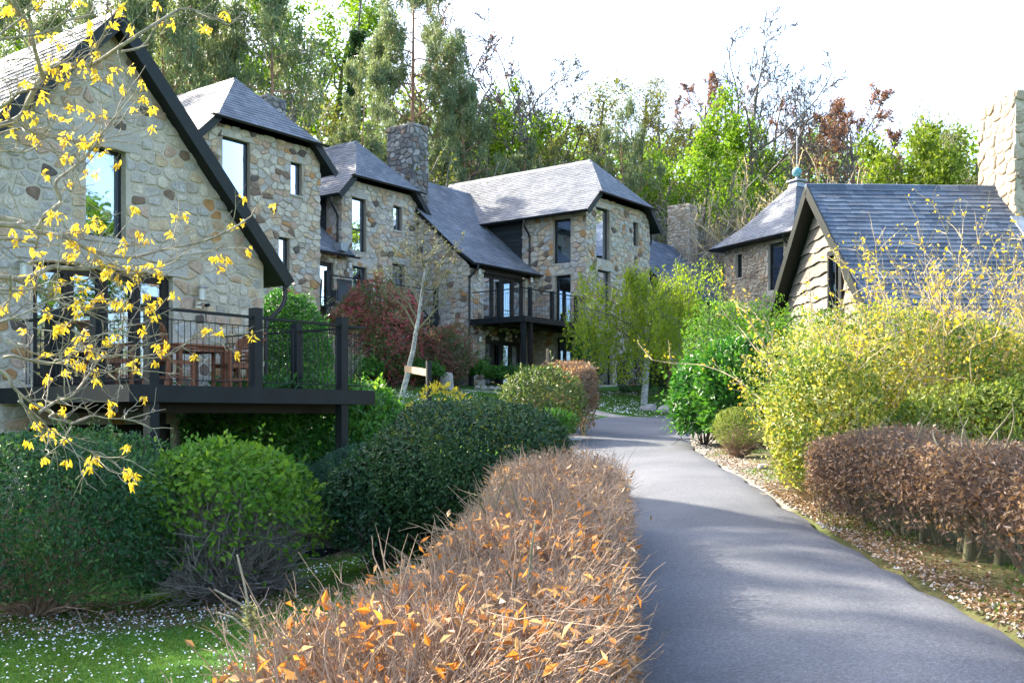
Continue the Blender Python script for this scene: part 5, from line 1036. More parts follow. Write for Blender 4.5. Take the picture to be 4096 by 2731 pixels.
# ---- garden shrubs
def lump(r, D, k=14, amp=.16, s=.12):
    c = rdir(r, k); w = r.uniform(-1,1,k)*amp; return 1+(np.exp(-((1-D@c.T)/s))*w).sum(1)
def shrub(name, label, x, y, rx, ry, h, n, L, Wd, mat, seed=1, sq=2.2, twig=None, ntw=200, gap=0.0, stem_r=.012, up=.5, z0=None, cat='shrub', group=None, foot=.12, lumps=.16, depth=.35, rot=0.0, bare=0.0, low=-.75, fold=.15, extra=None, twr=.006, sprig=1.0):
    r = np.random.default_rng(seed); o = empty(name, (x, y, (g1(x,y) if z0 is None else z0)), rot); tag(o, label, cat, group)
    D = rdir(r, int(n*1.5)); D = D[D[:,2] > low][:n]; n = len(D); rl = np.random.default_rng(seed+1); lp = lump(rl, D, 16, lumps)*lump(rl, D, 90, lumps*.55, .018)
    q = (np.abs(D)**sq).sum(1)**(-1/sq)                     # superellipsoid radius
    rr = q*lp*(1-depth*r.random(n)**2.2)
    if gap > 0:
        gn = np.sin(D[:,0]*5.1+seed)*np.sin(D[:,1]*4.3+seed*2)*np.sin(D[:,2]*4.7+1)+r.normal(0,.25,n); keep = gn < (1-gap)*.8; D, rr, lp = D[keep], rr[keep], lp[keep]; n = len(D)
    if bare > 0: keep = (D[:,2] > .05+r.normal(0,.28,n)) | (r.random(n) > bare); D, rr = D[keep], rr[keep]; n = len(D)
    P = D*rr[:,None]*np.array([rx, ry, h/2])+np.array([0,0,h/2+foot]); P[:,2] = np.maximum(P[:,2], .04*r.random(n)); N = norm(D/np.array([rx,ry,h/2]))
    A = norm(rdir(r,n)*.9+N*.55+np.array([0,0,up-.5])); FN = norm(N+.55*rdir(r,n)); s = r.uniform(.65,1.25,n)
    tone = np.clip(.45+.35*np.sin(P[:,0]*3.1+P[:,2]*2.3+seed)*np.sin(P[:,1]*3.7+seed)+r.normal(0,.24,n), 0, 1)
    b = MB(); V, F = leafmesh(P, A, FN, L*s, Wd*s, fold); b.add(V, F, np.repeat(tone,4))
    if n and sprig:   # young shoots standing out of the surface
        k = max(8, int(n/60*sprig)); i = r.choice(n, min(k, n), replace=False); i = i[rr[i] > np.median(rr)*.9]; d = norm(N[i]*.7+.5*rdir(r,len(i))+(0,0,.45)); m = 7; t = np.linspace(.1,1,m)[None]*(L*r.uniform(1.2,3.4,len(i)))[:,None]
        q = (P[i][:,None]+d[:,None]*t[...,None]).reshape(-1,3); dd = np.repeat(d,m,0); V, F = leafmesh(q, norm(dd*.5+rdir(r,len(q))), rdir(r,len(q))+(0,0,.6), L*r.uniform(.5,.95,len(q)), Wd*.85, fold); b.add(V, F, np.repeat(np.clip(np.repeat(tone[i],m)+.25,0,1),4))
    b.build('foliage', LF[mat], o)
    if twig:
        b = MB(); d = rdir(r, ntw); d[:,2] = np.abs(d[:,2])*.9+.12; t = norm(d)*.93; e = t*np.array([rx,ry,h*.9]); p0 = e*np.array([.12,.12,0])*r.uniform(.2,1.6,(ntw,1)); 
        ll = np.linalg.norm(e-p0, axis=1)*r.uniform(.7,1.05,ntw); pts, rad = grow(r, p0, norm((e-p0)*np.array([.6,.6,1])), ll, np.full(ntw, stem_r), 7, .16, -.01, .3); V, F = tubes(pts, rad, 4); b.add(V, F, .5)
        k = 4; i = r.integers(2, 7, (ntw,k)); pp = pts[np.arange(ntw)[:,None], i].reshape(-1,3); dd = norm((pts[:,-1]-pts[:,0]))[:,None].repeat(k,1).reshape(-1,3)+.8*rdir(r, ntw*k); p2, r2 = grow(r, pp, dd, r.uniform(.15,.4,len(pp))*min(1.5,h), np.full(len(pp), twr), 4, .15, .02, .5); V, F = tubes(p2, r2, 3); b.add(V, F, .5); b.build('stems', BK[twig], o)
    if extra: extra(r, o, rx, ry, h, foot)
    return o
def crown_tips(mat, n, L, Wd, zmin=.55, sidex=0):  # young leaves on some shrubs, sunlight put into leaf colour on others
    def f(r, o, rx, ry, h, foot):
        D = rdir(r, n*6); D = D[D[:,2] > zmin]; D = D[D[:,0]*sidex > -.6][:n] if sidex else D[:n]; k = len(D); P = D*np.array([rx,ry,h/2])*1.0+np.array([0,0,h/2+foot]); b = MB(); idx = np.repeat(np.arange(k), 8); V, F = leafmesh(P[idx]+r.normal(0,.02,(len(idx),3)), D[idx]+.9*rdir(r,len(idx))-(0,0,.25), rdir(r,len(idx))+(0,0,.5), L*r.uniform(.7,1.2,len(idx)), Wd); b.add(V, F, np.repeat(r.random(len(idx)),4)); b.build('new_and_lit_tips', LF[mat], o)
    return f
def hedge(name, label, path, width, zt, zb, nl, nt, mats, seed, L=.05, Wd=.032, twl=.22, bark='twig', trunks=(), loose=.06, twr=.0035, cat='hedge', shag=0.0, ragged=.05):
    """clipped beech hedge: path (x,y,ground+height handled per point) with twig bristles and leaves"""
    r = np.random.default_rng(seed); P = np.array(path, float); seg = np.linalg.norm(P[1:,:2]-P[:-1,:2], axis=1); cum = np.concatenate([[0], np.cumsum(seg)]); T = cum[-1]
    wd = np.array(width, float); zt = np.array(zt, float); zb = np.array(zb, float)
    o = empty(name, (P[0,0], P[0,1], g1(P[0,0], P[0,1]))); tag(o, label, cat); O = np.array(o.location)
    def surf(n, inner, s0=0.0, s1=1.0):
        s = (s0+(s1-s0)*r.random(n)**(1.0 if s1 == 1.0 else 1.3))*T; x = np.interp(s, cum, P[:,0]); y = np.interp(s, cum, P[:,1]); dx = np.gradient(P[:,0], cum); dy = np.gradient(P[:,1], cum); tx = np.interp(s, cum, dx); ty = np.interp(s, cum, dy); nn = norm(np.stack([ty,-tx],1))
        w = np.interp(s, cum, wd)/2; top = np.interp(s, cum, zt)+.05*np.sin(s*2.3+seed)+.03*np.sin(s*5.7); bot = np.interp(s, cum, zb)
        a = r.uniform(-1,1,n); c = r.random(n); side = r.random(n)
        # superelliptic cross-section position
        th = r.uniform(-.35, math.pi+.35, n); ca, sa = np.cos(th), np.sin(th); q = (np.abs(ca)**4+np.abs(sa)**4)**(-.25)
        rad = 1-inner*r.random(n)**1.6
        off = ca*q*w*rad; mid = (top+bot)/2; hh = (top-bot)/2; zz = np.where(sa >= -.4, mid+sa*q*hh*rad, mid-hh*.9*rad)
        zz = np.where(r.random(n) < .25, bot+(top-bot)*r.random(n), zz)
        e0 = np.minimum(s, T-s); off = off*np.clip(.55+e0/.5, 0, 1)
        pos = np.stack([x+nn[:,0]*off, y+nn[:,1]*off, zz], 1); out = norm(np.stack([nn[:,0]*ca*q, nn[:,1]*ca*q, sa*q*.9+.15], 1)); return pos, out
    pos, out = surf(nt, .55); D = norm(out+.75*rdir(r, nt)+np.array([0,0,.25])); ll = twl*r.uniform(.4,1.25,nt)
    pts, rad = grow(r, pos-D*ll[:,None]*.75-O, D, ll, np.full(nt, twr)*r.uniform(.6,1.5,nt), 4, .16, .03, .35); b = MB(); V, F = tubes(pts, rad, 3); b.add(V, F, .5)
    k = 2; i = r.integers(1,4,(nt,k)); pp = pts[np.arange(nt)[:,None], i].reshape(-1,3); dd = norm(D[:,None].repeat(k,1).reshape(-1,3)+.9*rdir(r, nt*k)); p2, r2 = grow(r, pp, dd, np.repeat(ll,k)*.45, np.full(nt*k, twr*.65), 2, .12, .03, .5); V, F = tubes(p2, r2, 3); b.add(V, F, .5)
    if shag:
        m = int(shag); ps, ou = surf(m, .2); D2 = norm(ou+.5*rdir(r,m)+(0,0,.4)); p3, r3 = grow(r, ps-O-D2*.1, D2, r.uniform(.15,.38,m), np.full(m, twr*1.2), 5, .16, .05, .25); V, F = tubes(p3, r3, 4); b.add(V, F, .5)
    b.build('twigs', BK[bark], o)
    b = MB()
    n3 = max(6, int(T/.35))
    for s in np.linspace(.1, T-.1, n3):   # inner limbs
        x, y = np.interp(s, cum, P[:,0]), np.interp(s, cum, P[:,1]); bo = np.interp(s, cum, zb); to = np.interp(s, cum, zt); p0 = np.array([x+r.normal(0,.05), y, min(bo, g1(x,y))-.05])-O
        pts_, rad_ = grow(r, np.repeat(p0[None],3,0), np.array([0,0,1.0])+.35*r.standard_normal((3,3)), np.full(3,(to-bo)*.95+.1), np.full(3,.018), 8, .13, .05, .25); V, F = tubes(pts_, rad_, 5); b.add(V, F, .5)
    b.build('stems', BK['moss'], o)
    tot = sum(f for _, f, *_ in mats)
    for mt, f, nm, *rg in mats:
        n = int(nl*f/tot); ps, ou = surf(n, .45, *rg); A = norm(rdir(r,n)+np.array([0,0,-.45])+.3*ou); V, F = leafmesh(ps-O+r.normal(0,loose*.3,(n,3)), A, norm(ou*.6+rdir(r,n)), L*r.uniform(.6,1.3,n), Wd*r.uniform(.6,1.2,n), .35); c = MB(); c.add(V, F, np.repeat(r.random(n),4)); c.build(nm, LF[mt], o)
    for (tx, ty, tr) in trunks:
        z = g1(tx,ty); p = [(tx-O[0],ty-O[1],z-O[2]-.05),(tx-O[0]+.02,ty-O[1],z-O[2]+.3),(tx-O[0]-.02,ty-O[1]+.03,z-O[2]+.65),(tx-O[0]+.03,ty-O[1],z-O[2]+.95)]
        c = MB(); c.tube(catmull(np.array(p),3), np.linspace(tr*1.25,tr*.8,10), 8)
        base = np.repeat(np.array(p[2])[None],6,0); dd = rdir(r,6); dd[:,2] = np.abs(dd[:,2])+.5; q, rq = grow(r, base, dd, r.uniform(.4,.8,6), np.full(6,tr*.45), 6, .18, .0, .25); V, F = tubes(q, rq, 5); c.add(V, F, .5); c.build('trunk', BK['moss'], o, smooth=True)
    return o
# ------------------------------------------------------------------ garden planting
def garden():
    shrub('mounded_shrub','large dark green mounded evergreen shrub at the left, filling the lower left edge',-5.55,11.75,1.75,1.15,2.0,30000,.066,.032,'choisya',1,3.4,'twig',120,lumps=.12)
    shrub('twiggy_shrub','bright green shrub with bare twigs showing below, right of the dark mounded shrub',-3.42,12.05,1.05,.95,1.82,8200,.095,.05,'bright',2,2.4,'greytwig',900,gap=.25,bare=.8,lumps=.2,depth=.5,stem_r=.009)
    shrub('domed_shrub','big domed dark viburnum with sunlit yellow tips on its crown, left of the clipped brown hedge',-.52,12.6,1.22,1.15,1.64,34000,.058,.028,'viburnum',3,2.3,'dark',60,lumps=.10,extra=lambda r,o,rx,ry,h,f: (crown_tips('small',260,.05,.025,.35,0)(r,o,rx,ry,h,f)))  # paler crown leaves stand for sun on top of the dome
    shrub('pieris_shrub','small pieris with lemon yellow young leaves rising behind the dark domed shrub',-.95,13.6,.62,.45,2.0,700,.06,.026,'viburnum',33,2.2,'twig',40,extra=crown_tips('yellow',60,.085,.03,.3))
    shrub('camellia_shrub','low glossy near black camellia in front of the juniper, left of the domed shrub',-1.62,12.55,.62,.7,1.42,7500,.085,.045,'viburnum',4,2.3,'dark',40,lumps=.2)
    shrub('laurel_hedge','glossy laurel behind the right deck post with sunlit light green top',-3.95,18.55,2.0,1.25,2.5,17000,.14,.06,'laurel',5,3.2,'dark',30,lumps=.1,cat='hedge',z0=-.3,extra=crown_tips('laurel_lit',240,.14,.055,.55))
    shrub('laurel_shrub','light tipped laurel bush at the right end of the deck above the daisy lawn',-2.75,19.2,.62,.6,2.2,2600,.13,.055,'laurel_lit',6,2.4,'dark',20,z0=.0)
    shrub('juniper_shrub','spreading blue green juniper below the laurel, right of the tall deck post',-2.35,16.6,1.25,.95,1.55,24000,.06,.014,'juniper',7,2.0,'dark',60,lumps=.3,z0=-.45,up=.8)
    shrub('small_conifer','small grey green conifer tucked in dark shade left of the deck post',-3.35,16.4,.5,.5,1.3,6000,.055,.013,'juniper',8,2.0,'dark',20,z0=-.5)
    shrub('grass_clump','yellow green grass clump between juniper and domed shrub',-1.75,19.6,.3,.3,.5,500,.3,.014,'bright',9,2,None,up=1.6,cat='plant',z0=.25)
    shrub('climbing_shrub','tall dark green evergreen against the second stone house, right of the near downpipe',-4.95,22.3,.95,.85,4.05,22000,.085,.045,'laurel',10,2.4,'dark',60,lumps=.2,z0=.2)
    shrub('herb_patch','low leafy plant on the bank seen through the deck rods',-3.9,22.2,1.0,.8,.9,2600,.11,.07,'herb',11,2.0,None,z0=.9,cat='plant')
    shrub('bare_grey_shrub','grey leafless twiggy shrub under the left balcony',-5.35,29.0,1.1,.9,3.0,900,.05,.025,'greyleaf',12,2.2,'greytwig',420,z0=2.0,stem_r=.012)
    shrub('photinia_shrub','tall photinia with crimson top leaves and a bare twiggy green base, below the left balcony',-4.45,32.6,1.5,1.25,3.15,13000,.13,.06,'photinia',13,2.2,'dark',260,z0=2.35,gap=.1,lumps=.25,extra=crown_tips('photinia',170,.13,.05,.35))
    shrub('photinia_shrub','shorter photinia with dull red leaves by the stair landing',-2.45,34.6,1.0,.9,2.1,6500,.12,.055,'photinia_g',14,2.2,'dark',160,z0=2.45,gap=.1,lumps=.25,extra=crown_tips('photinia',60,.12,.05,.4))
    for i,(x,y,rx,h,lb) in enumerate(((-5.1,30.9,1.3,.95,'leafy ground plants at the foot of the tall red photinia'),(-3.1,32.3,.9,.8,'leafy ground plants right of the leaning pale trunk'),(-.25,38.5,.8,.75,'green herbs in the stone edged bed below the ground floor doors'),(-1.35,38.3,.45,1.0,'taller green herbs beside the downpipe foot'))): shrub('ground_plant',lb,x,y,rx,.7,h,2200,.12,.085,'herb',20+i,2,None,cat='plant',group='ground plants',low=-.1)
    shrub('rhododendron','round rhododendron with drooping leaves and open stems, at the bend of the drive',.62,22.2,.86,.8,1.40,3600,.13,.05,'rhodo',30,2.2,'twig',150,gap=.12,lumps=.2,depth=.3,z0=1.2)
    shrub('grassy_tuft','rough tuft of low green weeds under the rhododendron by the drive edge',.85,20.9,.42,.5,.6,1800,.12,.02,'herb',31,2,None,up=1.4,cat='plant')
    hedge('beech_hedge','short block of brown beech hedge right of the rhododendron at the bend',[(.95,25.3),(1.55,24.0),(1.72,23.3)],[.75,.75,.7],[2.98,2.93,2.88],[1.55,1.5,1.45],4200,3200,[('beech',1,'leaves')],31,.075,.045,.26,'twig',[(1.35,24.4,.03),(1.65,23.5,.03)],twr=.006)
    shrub('green_climber','thin dark green climber at the corner of the large house by the balcony post',2.95,40.2,.55,.5,2.9,3600,.12,.05,'laurel',34,2.1,'twig',50,gap=.1,z0=2.35,lumps=.3)
    shrub('clipped_yew','clipped near black yew block left of the birch trunk',5.25,40.2,1.05,.9,1.78,15000,.06,.022,'yew',35,3.2,'dark',10,lumps=.05,depth=.25,z0=2.35)
    hedge('brown_hedge','bare brown wiry hedge in front of the slanting oak stair',[(5.9,37.9),(6.75,37.7),(7.6,37.3)],[.7,.7,.7],[3.5,3.5,3.4],[2.5,2.5,2.45],1100,3000,[('beech_dull',1,'leaves')],36,.07,.04,.3,'twig',[(6.3,37.8,.035),(7.1,37.6,.035)],twr=.007)
    shrub('leafy_shrub','tall fresh green many stemmed shrub below the finial tower',6.0,26.2,1.55,1.2,3.35,13000,.085,.045,'bright',37,2.1,'greytwig',260,gap=.12,bare=.85,lumps=.25,z0=1.3,stem_r=.014,depth=.5)
    shrub('leafy_shrub','fresh green shrub in front of the timber gable, right of the tall many stemmed one',7.4,24.8,1.3,1.0,2.9,6000,.085,.045,'bright',38,2.1,'greytwig',140,gap=.12,lumps=.25,z0=1.3)
    shrub('yellow_green_shrub','small lime green shrub at the left edge of the glossy laurel dome',4.15,22.4,.4,.4,1.75,1500,.06,.03,'bright',39,2,None,z0=1.05)
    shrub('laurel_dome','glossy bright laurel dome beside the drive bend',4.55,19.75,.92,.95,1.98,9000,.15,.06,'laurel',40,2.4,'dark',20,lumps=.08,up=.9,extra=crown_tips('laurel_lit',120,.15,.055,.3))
    shrub('laurel_dome','shaded laurel mass left of and behind the bright laurel dome',3.95,20.7,.62,.8,1.7,4600,.15,.06,'laurel',41,2.4,'dark',20,lumps=.08)
    shrub('small_box_shrub','small olive leaved round shrub at the foot of the laurel dome',3.92,17.4,.42,.42,.78,5200,.028,.014,'small',42,2.2,'twig',90,lumps=.15)
    # the great tangle on the right
    def sprays(n, hmax, seed, lmat, nleaf):
        def f(r, o, rx, ry, h, foot):
            r = np.random.default_rng(seed); P = np.stack([r.uniform(-.75,.75,n)*rx, r.uniform(-.7,.7,n)*ry, np.full(n,.1)],1); D = np.stack([r.normal(0,.42,n)+P[:,0]/rx*.3, r.normal(0,.35,n), np.ones(n)],1); L = hmax*r.uniform(.62,1.0,n); pts, rad = grow(r, P, D, L, np.full(n,.012), 12, .09, -.045, .22); b = MB(); V, F = tubes(pts, rad, 4); b.add(V, F, .5)
            k = 12; i = r.integers(4,13,(n,k)); pp = pts[np.arange(n)[:,None],i].reshape(-1,3); dd = norm(pts[:,-1]-pts[:,3])[:,None].repeat(k,1).reshape(-1,3)+.9*rdir(r,n*k)+(0,0,.25); p2, r2 = grow(r, pp, dd, r.uniform(.15,.6,n*k), np.full(n*k,.0055), 5, .14, .0, .5); V, F = tubes(p2, r2, 3); b.add(V, F, .5); b.build('arching_stems', BK['straw'], o)
            N = np.concatenate([p2[:,1:].reshape(-1,3), pts[:,5:].reshape(-1,3)]); N = N[r.random(len(N)) < nleaf]; b = MB(); leaf_cloud(r, b, N, rdir(r,len(N)), 2, .03, .058, .03, .3); b.build('young_leaves', LF[lmat], o)
        return f
    shrub('arching_shrub','big yellow green shrub with arching straw stems above the left end of the right hedge',5.35,13.6,1.75,1.5,2.2,24000,.062,.034,'eleag',50,2.2,'straw',120,lumps=.28,depth=.5,z0=.75,extra=sprays(95,3.5,501,'forsy',.34))
    shrub('arching_shrub','tangled golden shrub with long bare stems in front of the slate roof at the right',7.75,14.4,1.75,1.4,2.0,15000,.062,.032,'eleag',51,2.2,'straw',140,lumps=.3,depth=.55,z0=.95,gap=.1,extra=sprays(150,3.9,502,'forsy',.22))
    shrub('variegated_shrub','pale silvery green shrub face reaching the drive at the left end of the right hedge',3.62,11.9,.60,.75,1.7,10500,.065,.036,'eleag',52,2.3,'straw',60,lumps=.2,z0=.55,depth=.4)
    shrub('evergreen_shrub','dark green evergreen mass behind the right brown hedge under the golden stems',6.3,11.8,2.2,.8,1.35,14000,.075,.036,'small',53,2.6,'twig',80,lumps=.2,z0=.7)
    # beech hedges along the drive
    hedge('beech_hedge','long clipped beech hedge on the left of the drive, orange leaved near the camera',[(-.60,1.7),(-.46,2.5),(-.24,3.4),(.0,4.7),(.2,6.2),(.35,8.0),(.45,9.6),(.55,10.9)],[1.05,1.25,1.25,1.12,1.02,1.15,1.25,1.2],[.82,.94,1.03,1.08,1.12,1.20,1.26,1.27],[-.15,-.12,.0,.1,.2,.3,.38,.42],13500,30000,[('beech',.72,'leaves'),('beech_or',.28,'orange_leaves',0.0,.5)],61,.056,.024,.22,'twig',[(0,4.2,.03),(.2,6,.03)],shag=1100,twr=.0030)
    hedge('beech_hedge','brown beech hedge on bare trunks along the right edge of the drive',[(3.48,11.2),(3.82,9.9),(4.05,8.5),(4.1,7.2),(3.95,5.9),(3.9,4.6)],[.7,1.0,1.1,1.1,1.15,1.0],[1.40,1.52,1.47,1.38,1.30,1.28],[.70,.72,.74,.68,.42,.30],24000,17000,[('beech_dull',.8,'leaves'),('beech',.2,'orange_leaves')],62,.052,.026,.22,'brown',[(3.86,8.55,.042),(4.02,8.35,.034),(4.12,8.1,.024),(3.80,9.4,.02),(3.78,10.2,.024)],twr=.0034)
    # clipped trunk by the camera, lichen covered shoot
    r = np.random.default_rng(9); o = empty('lichen_shoot', (-.78,3.05,g1(-.78,3.05))); tag(o, 'grey lichen covered bare shoot standing at the left end of the near hedge', 'twig'); gz = g1(-.78,3.05)
    b = MB(); P = catmull(np.array([(0.02,0,-.05),(.0,0,.5),(.02,0,.8),(-.0,0,1.0),(-.02,0,1.15),(-.05,.0,1.28)])+(0,0,0.1-gz-.1), 4); b.tube(P, np.linspace(.0065,.003,len(P)), 6); e = np.array(P[13]); b.tube([e, e+(-.06,0,.05), e+(-.11,0,.065)], [.004,.0035,.003], 5); e = np.array(P[15]); b.tube([e, e+(-.05,0,.03), e+(-.105,0,.06)], [.004,.0035,.003], 5); b.build('shoot', BK['oak'], o)
    n = 400; c = P[r.choice([7,8,9,14,15], n)]; V, F = leafmesh(c+r.normal(0,.008,(n,3)), rdir(r,n), rdir(r,n), .018, .007); b = MB(); b.add(V, F, np.repeat(r.random(n),4)); b.build('lichen', LF['greyleaf'], o)
def leaning_tree():
    r = np.random.default_rng(21); x, y = -3.0, 27.0; z = g1(x,y)-.1
    lv = skeleton(r, 4.0, .085, [dict(n=11,f0=.5,f1=.99,len=.52,ang=42,rad=.55,seg=7,w=.16,up=.06,shrink=.35),dict(n=7,f0=.2,f1=1,len=.45,ang=42,rad=.5,seg=4,w=.2,up=.03),dict(n=6,f0=.2,f1=1,len=.45,ang=42,rad=.55,seg=3,w=.22,up=.02)], lean=(.14,0,1), w0=.05, taper0=.35)
    c = MB(); P, D = nodes_of(lv, [2,3]); k = r.random(len(P)) < .6; leaf_cloud(r, c, P[k], D[k], 1, .02, .05, .03)
    o = empty('leaning_tree', (x,y,z)); tag(o, 'small leaning tree with pale lichened trunk and bare mossy twigs on the daisy lawn', 'tree')
    t = MB(); wood(t, lv[:1], (9,)); t.build('trunk', BK['pale'], o, smooth=True); b = MB(); wood(b, lv[1:], (5,4,3), .006); b.build('branches', BK['moss'], o); c.build('lichen', LF['greyleaf'], o)
    s = empty('tree_stake', (-1.98,24.0,g1(-1.98,24.0)-.1)); tag(s, 'square dark stake with a brown crossboard tied to the leaning tree', 'stake')
    b = MB(); b.box((0,0,.78), (.11,.11,1.75), rz=.4); b.build('post', M['black'], s); b = MB(); zz = g1(-1.98,24.0)-.1; b.bar((-.03,0,1.38), (x+.14-(-1.98),y-24.0,2.92-zz+.03), .035, .17); b.build('crossboard', M['raw'], s)
    s = empty('wooden_stake', (1.05,30.0,g1(1.05,30)-.1)); tag(s, 'thin pale wooden stake standing behind the rhododendron', 'stake'); b = MB(); b.box((0,0,.9), (.075,.075,2.0), rz=.3, taper=.9); b.build('stake_shaft', M['raw'], s)
def birch():
    r = np.random.default_rng(31); x, y = 4.82, 37.0; z = g1(x,y)-.1
    lv = skeleton(r, 4.9, .13, [dict(n=20,f0=.42,f1=.99,len=.64,ang=64,rad=.4,seg=9,w=.10,up=-.02,shrink=.25),dict(n=6,f0=.2,f1=1,len=.4,ang=45,rad=.5,seg=5,w=.15,up=-.10)], lean=(.11,0,1), w0=.03, taper0=.4)
    o = empty('weeping_birch', (x,y,z)); tag(o, 'weeping birch with white trunk and hanging lime yellow leaves', 'tree'); t = MB(); wood(t, lv[:1], (10,)); t.build('trunk', BK['birch'], o, smooth=True)
    b = MB(); wood(b, lv[1:], (5,4), .007); P, D = nodes_of(lv, [1,2], 2); P = P[r.random(len(P)) < .85]; n = len(P); L = np.minimum(r.uniform(.6,2.4,n), P[:,2]-.9); L = np.maximum(L,.2); D0 = np.concatenate([r.normal(0,.35,(n,2)), -np.ones((n,1))],1)
    pts, rad = grow(r, P, D0, L, np.full(n,.005), 9, .05, -.12, .6); V, F = tubes(pts, rad, 3); b.add(V, F, .5); b.build('hanging_twigs', BK['grey'], o)
    c = MB(); Q = pts[:,1:].reshape(-1,3); q = np.repeat(np.linspace(0,1,9)[None],n,0).ravel(); leaf_cloud(r, c, Q, np.repeat(np.array([[0,0,-1.0]]),len(Q),0), 4, .06, .10, .065, .5, .7); c.build('crown', LF['birchl'], o)
def oak():
    """spring oak left of the camera; the limbs reach across the left of the view"""
    def px(zx, zy, reg, Y): u = zx*.1488; v = zy*.1488+(225 if reg == 2 else 0); return ((u-512)/1009.8*Y, Y, 1.7+(415-v)/1009.8*Y)
    B = [([(-500,1050),(-200,900),(0,840),(100,760),(200,690),(310,545),(420,445),(560,400),(800,330),(1000,230),(1110,130),(1210,55),(1330,70),(1500,130)],1,5.6,5.9,.019),
     ([(-400,860),(0,715),(160,625),(310,545)],1,5.6,5.6,.013),([(310,540),(265,330),(180,150),(90,30),(60,-80)],1,5.6,5.2,.012),([(310,545),(275,600),(350,590),(360,540)],1,5.6,5.55,.006),
     ([(-300,260),(0,240),(150,232),(320,205),(450,135),(560,75),(650,10)],1,5.2,5.4,.009),([(0,250),(120,90),(240,80),(420,75)],1,5.2,5.3,.006),
     ([(800,330),(930,285),(1040,200),(1075,130)],1,5.8,6.0,.008),([(560,395),(690,250),(740,120),(770,40)],1,5.7,5.6,.006),
     ([(-500,1350),(0,1440),(90,1490),(190,1535),(300,1440),(370,1340),(385,1240),(450,1150),(530,1060),(640,950),(700,880),(755,730)],1,5.5,5.9,.016),([(400,1200),(480,1290),(520,1190),(600,1075)],1,5.7,5.8,.006),
     ([(0,1010),(180,1030),(330,1010),(470,1085),(560,1050)],1,5.7,5.8,.006),([(0,900),(90,830),(190,890),(400,920),(650,965),(690,935)],1,5.8,5.9,.007),([(60,800),(150,840),(300,930),(560,945)],1,5.6,5.9,.007),
     ([(-500,60),(0,-10),(180,20),(280,55),(480,95),(640,180),(800,212),(935,212),(1100,150),(1300,110),(1480,70),(1600,10),(1690,-60)],2,5.2,5.9,.015),([(935,215),(1080,255),(1220,200),(1400,160),(1520,130)],2,5.6,5.8,.007),
     ([(-300,100),(0,95),(170,90),(220,150),(300,165)],2,5.1,5.3,.013),([(-500,420),(-50,350),(130,350),(290,262),(400,275),(560,290),(690,285),(800,300),(900,345),(1000,330),(1080,345)],2,5.0,5.6,.015),
     ([(210,260),(330,255),(400,230),(520,250),(700,300),(860,280)],2,5.2,5.5,.009),([(100,360),(250,440),(420,530),(640,550),(800,530),(870,490)],2,5.1,5.4,.009),([(-100,420),(150,440),(300,420),(380,500),(420,580)],2,5.0,5.3,.007),
     ([(-200,700),(0,640),(200,580),(420,470),(600,440)],2,4.9,5.2,.008),([(0,880),(140,885),(300,930),(430,905),(560,970),(700,985),(840,960),(960,1040)],2,5.0,5.3,.008),([(-200,900),(0,985),(80,1090),(170,1190),(300,1255),(400,1290),(490,1335),(490,1430),(560,1530),(600,1570)],2,4.9,5.2,.009),
     ([(490,1335),(580,1280),(700,1295),(830,1300)],2,5.1,5.3,.006),([(300,1255),(380,1180),(540,1150),(560,1000),(640,900),(790,870),(1000,890),(1120,860),(1200,810),(1340,700)],2,5.0,5.6,.008),([(420,690),(600,750),(800,700),(880,660)],2,5.0,5.4,.006),([(150,1180),(260,1330),(330,1430),(380,1500)],2,4.95,5.1,.006),([(0,760),(130,820),(260,870),(420,860),(560,820)],2,5.0,5.2,.007),
     ([(130,350),(60,480),(20,560),(0,600)],2,5.05,5.0,.006),([(600,800),(680,880),(820,870),(950,800)],2,5.3,5.4,.005)]
    r = np.random.default_rng(51); o = empty('spring_oak', (-6.2,5.6,g1(-6.2,5.6))); O = np.array(o.location); tag(o, 'oak at the left edge, yellow opening leaves hanging before the near house', 'tree')
    b = MB(); tr = catmull(np.array([(0,0,-.1),(.05,0,1.2),(-.05,.05,2.6),(.1,0,4.2),(0,.1,6.0),(.1,0,8.0)]), 5); b.tube(tr, np.linspace(.20,.05,len(tr)), 12)
    for h, d in ((1.0,(1,-.05,.10)),(1.6,(1,.0,.18)),(2.2,(1,0,.3)),(2.9,(1,-.05,.3)),(1.3,(1,-.1,0.0))):   # limbs out to the traced ends
        s = np.array([0,0,h]); b.tube([s, s+np.array(d)*1.2, s+np.array(d)*2.3], [.05,.035,.018], 7)
    b.build('trunk', BK['oak'], o, smooth=True)
    limbs = MB(); N = []; ND = []; tw = MB()
    for pts, reg, Y0, Y1, rad in B:
        p = np.array([px(q[0], q[1], reg, Y0+(Y1-Y0)*i/(len(pts)-1)) for i, q in enumerate(pts)])-O
        p[:,1] += r.normal(0,.05,len(p)); P = catmull(p, 5); limbs.tube(P, np.linspace(rad, rad*.28, len(P)), 7)
        L = np.linalg.norm(P[1:]-P[:-1],axis=1).sum(); n = max(4, int(L*15)); i = r.integers(2, len(P), n); T = norm(P[i]-P[i-1]); D = norm(T*.8+.8*rdir(r,n)*np.array([1,.8,1])); LL = r.uniform(.10,.42,n); p1, r1 = grow(r, P[i], D, LL, np.full(n,.0035), 5, .2, .03, .5); V, F = tubes(p1, r1, 4); tw.add(V, F, .5)
        k = 2; j = r.integers(2,5,(n,k)); pp = p1[np.arange(n)[:,None],j].reshape(-1,3); d2 = norm(D[:,None].repeat(k,1).reshape(-1,3)+.9*rdir(r,n*k)); p2, r2 = grow(r, pp, d2, r.uniform(.05,.16,n*k), np.full(n*k,.002), 3, .2, .03, .6); V, F = tubes(p2, r2, 3); tw.add(V, F, .5)
        ends = np.concatenate([p1[:,-1], p2[:,-1], P[-1:]]); N.append(ends)
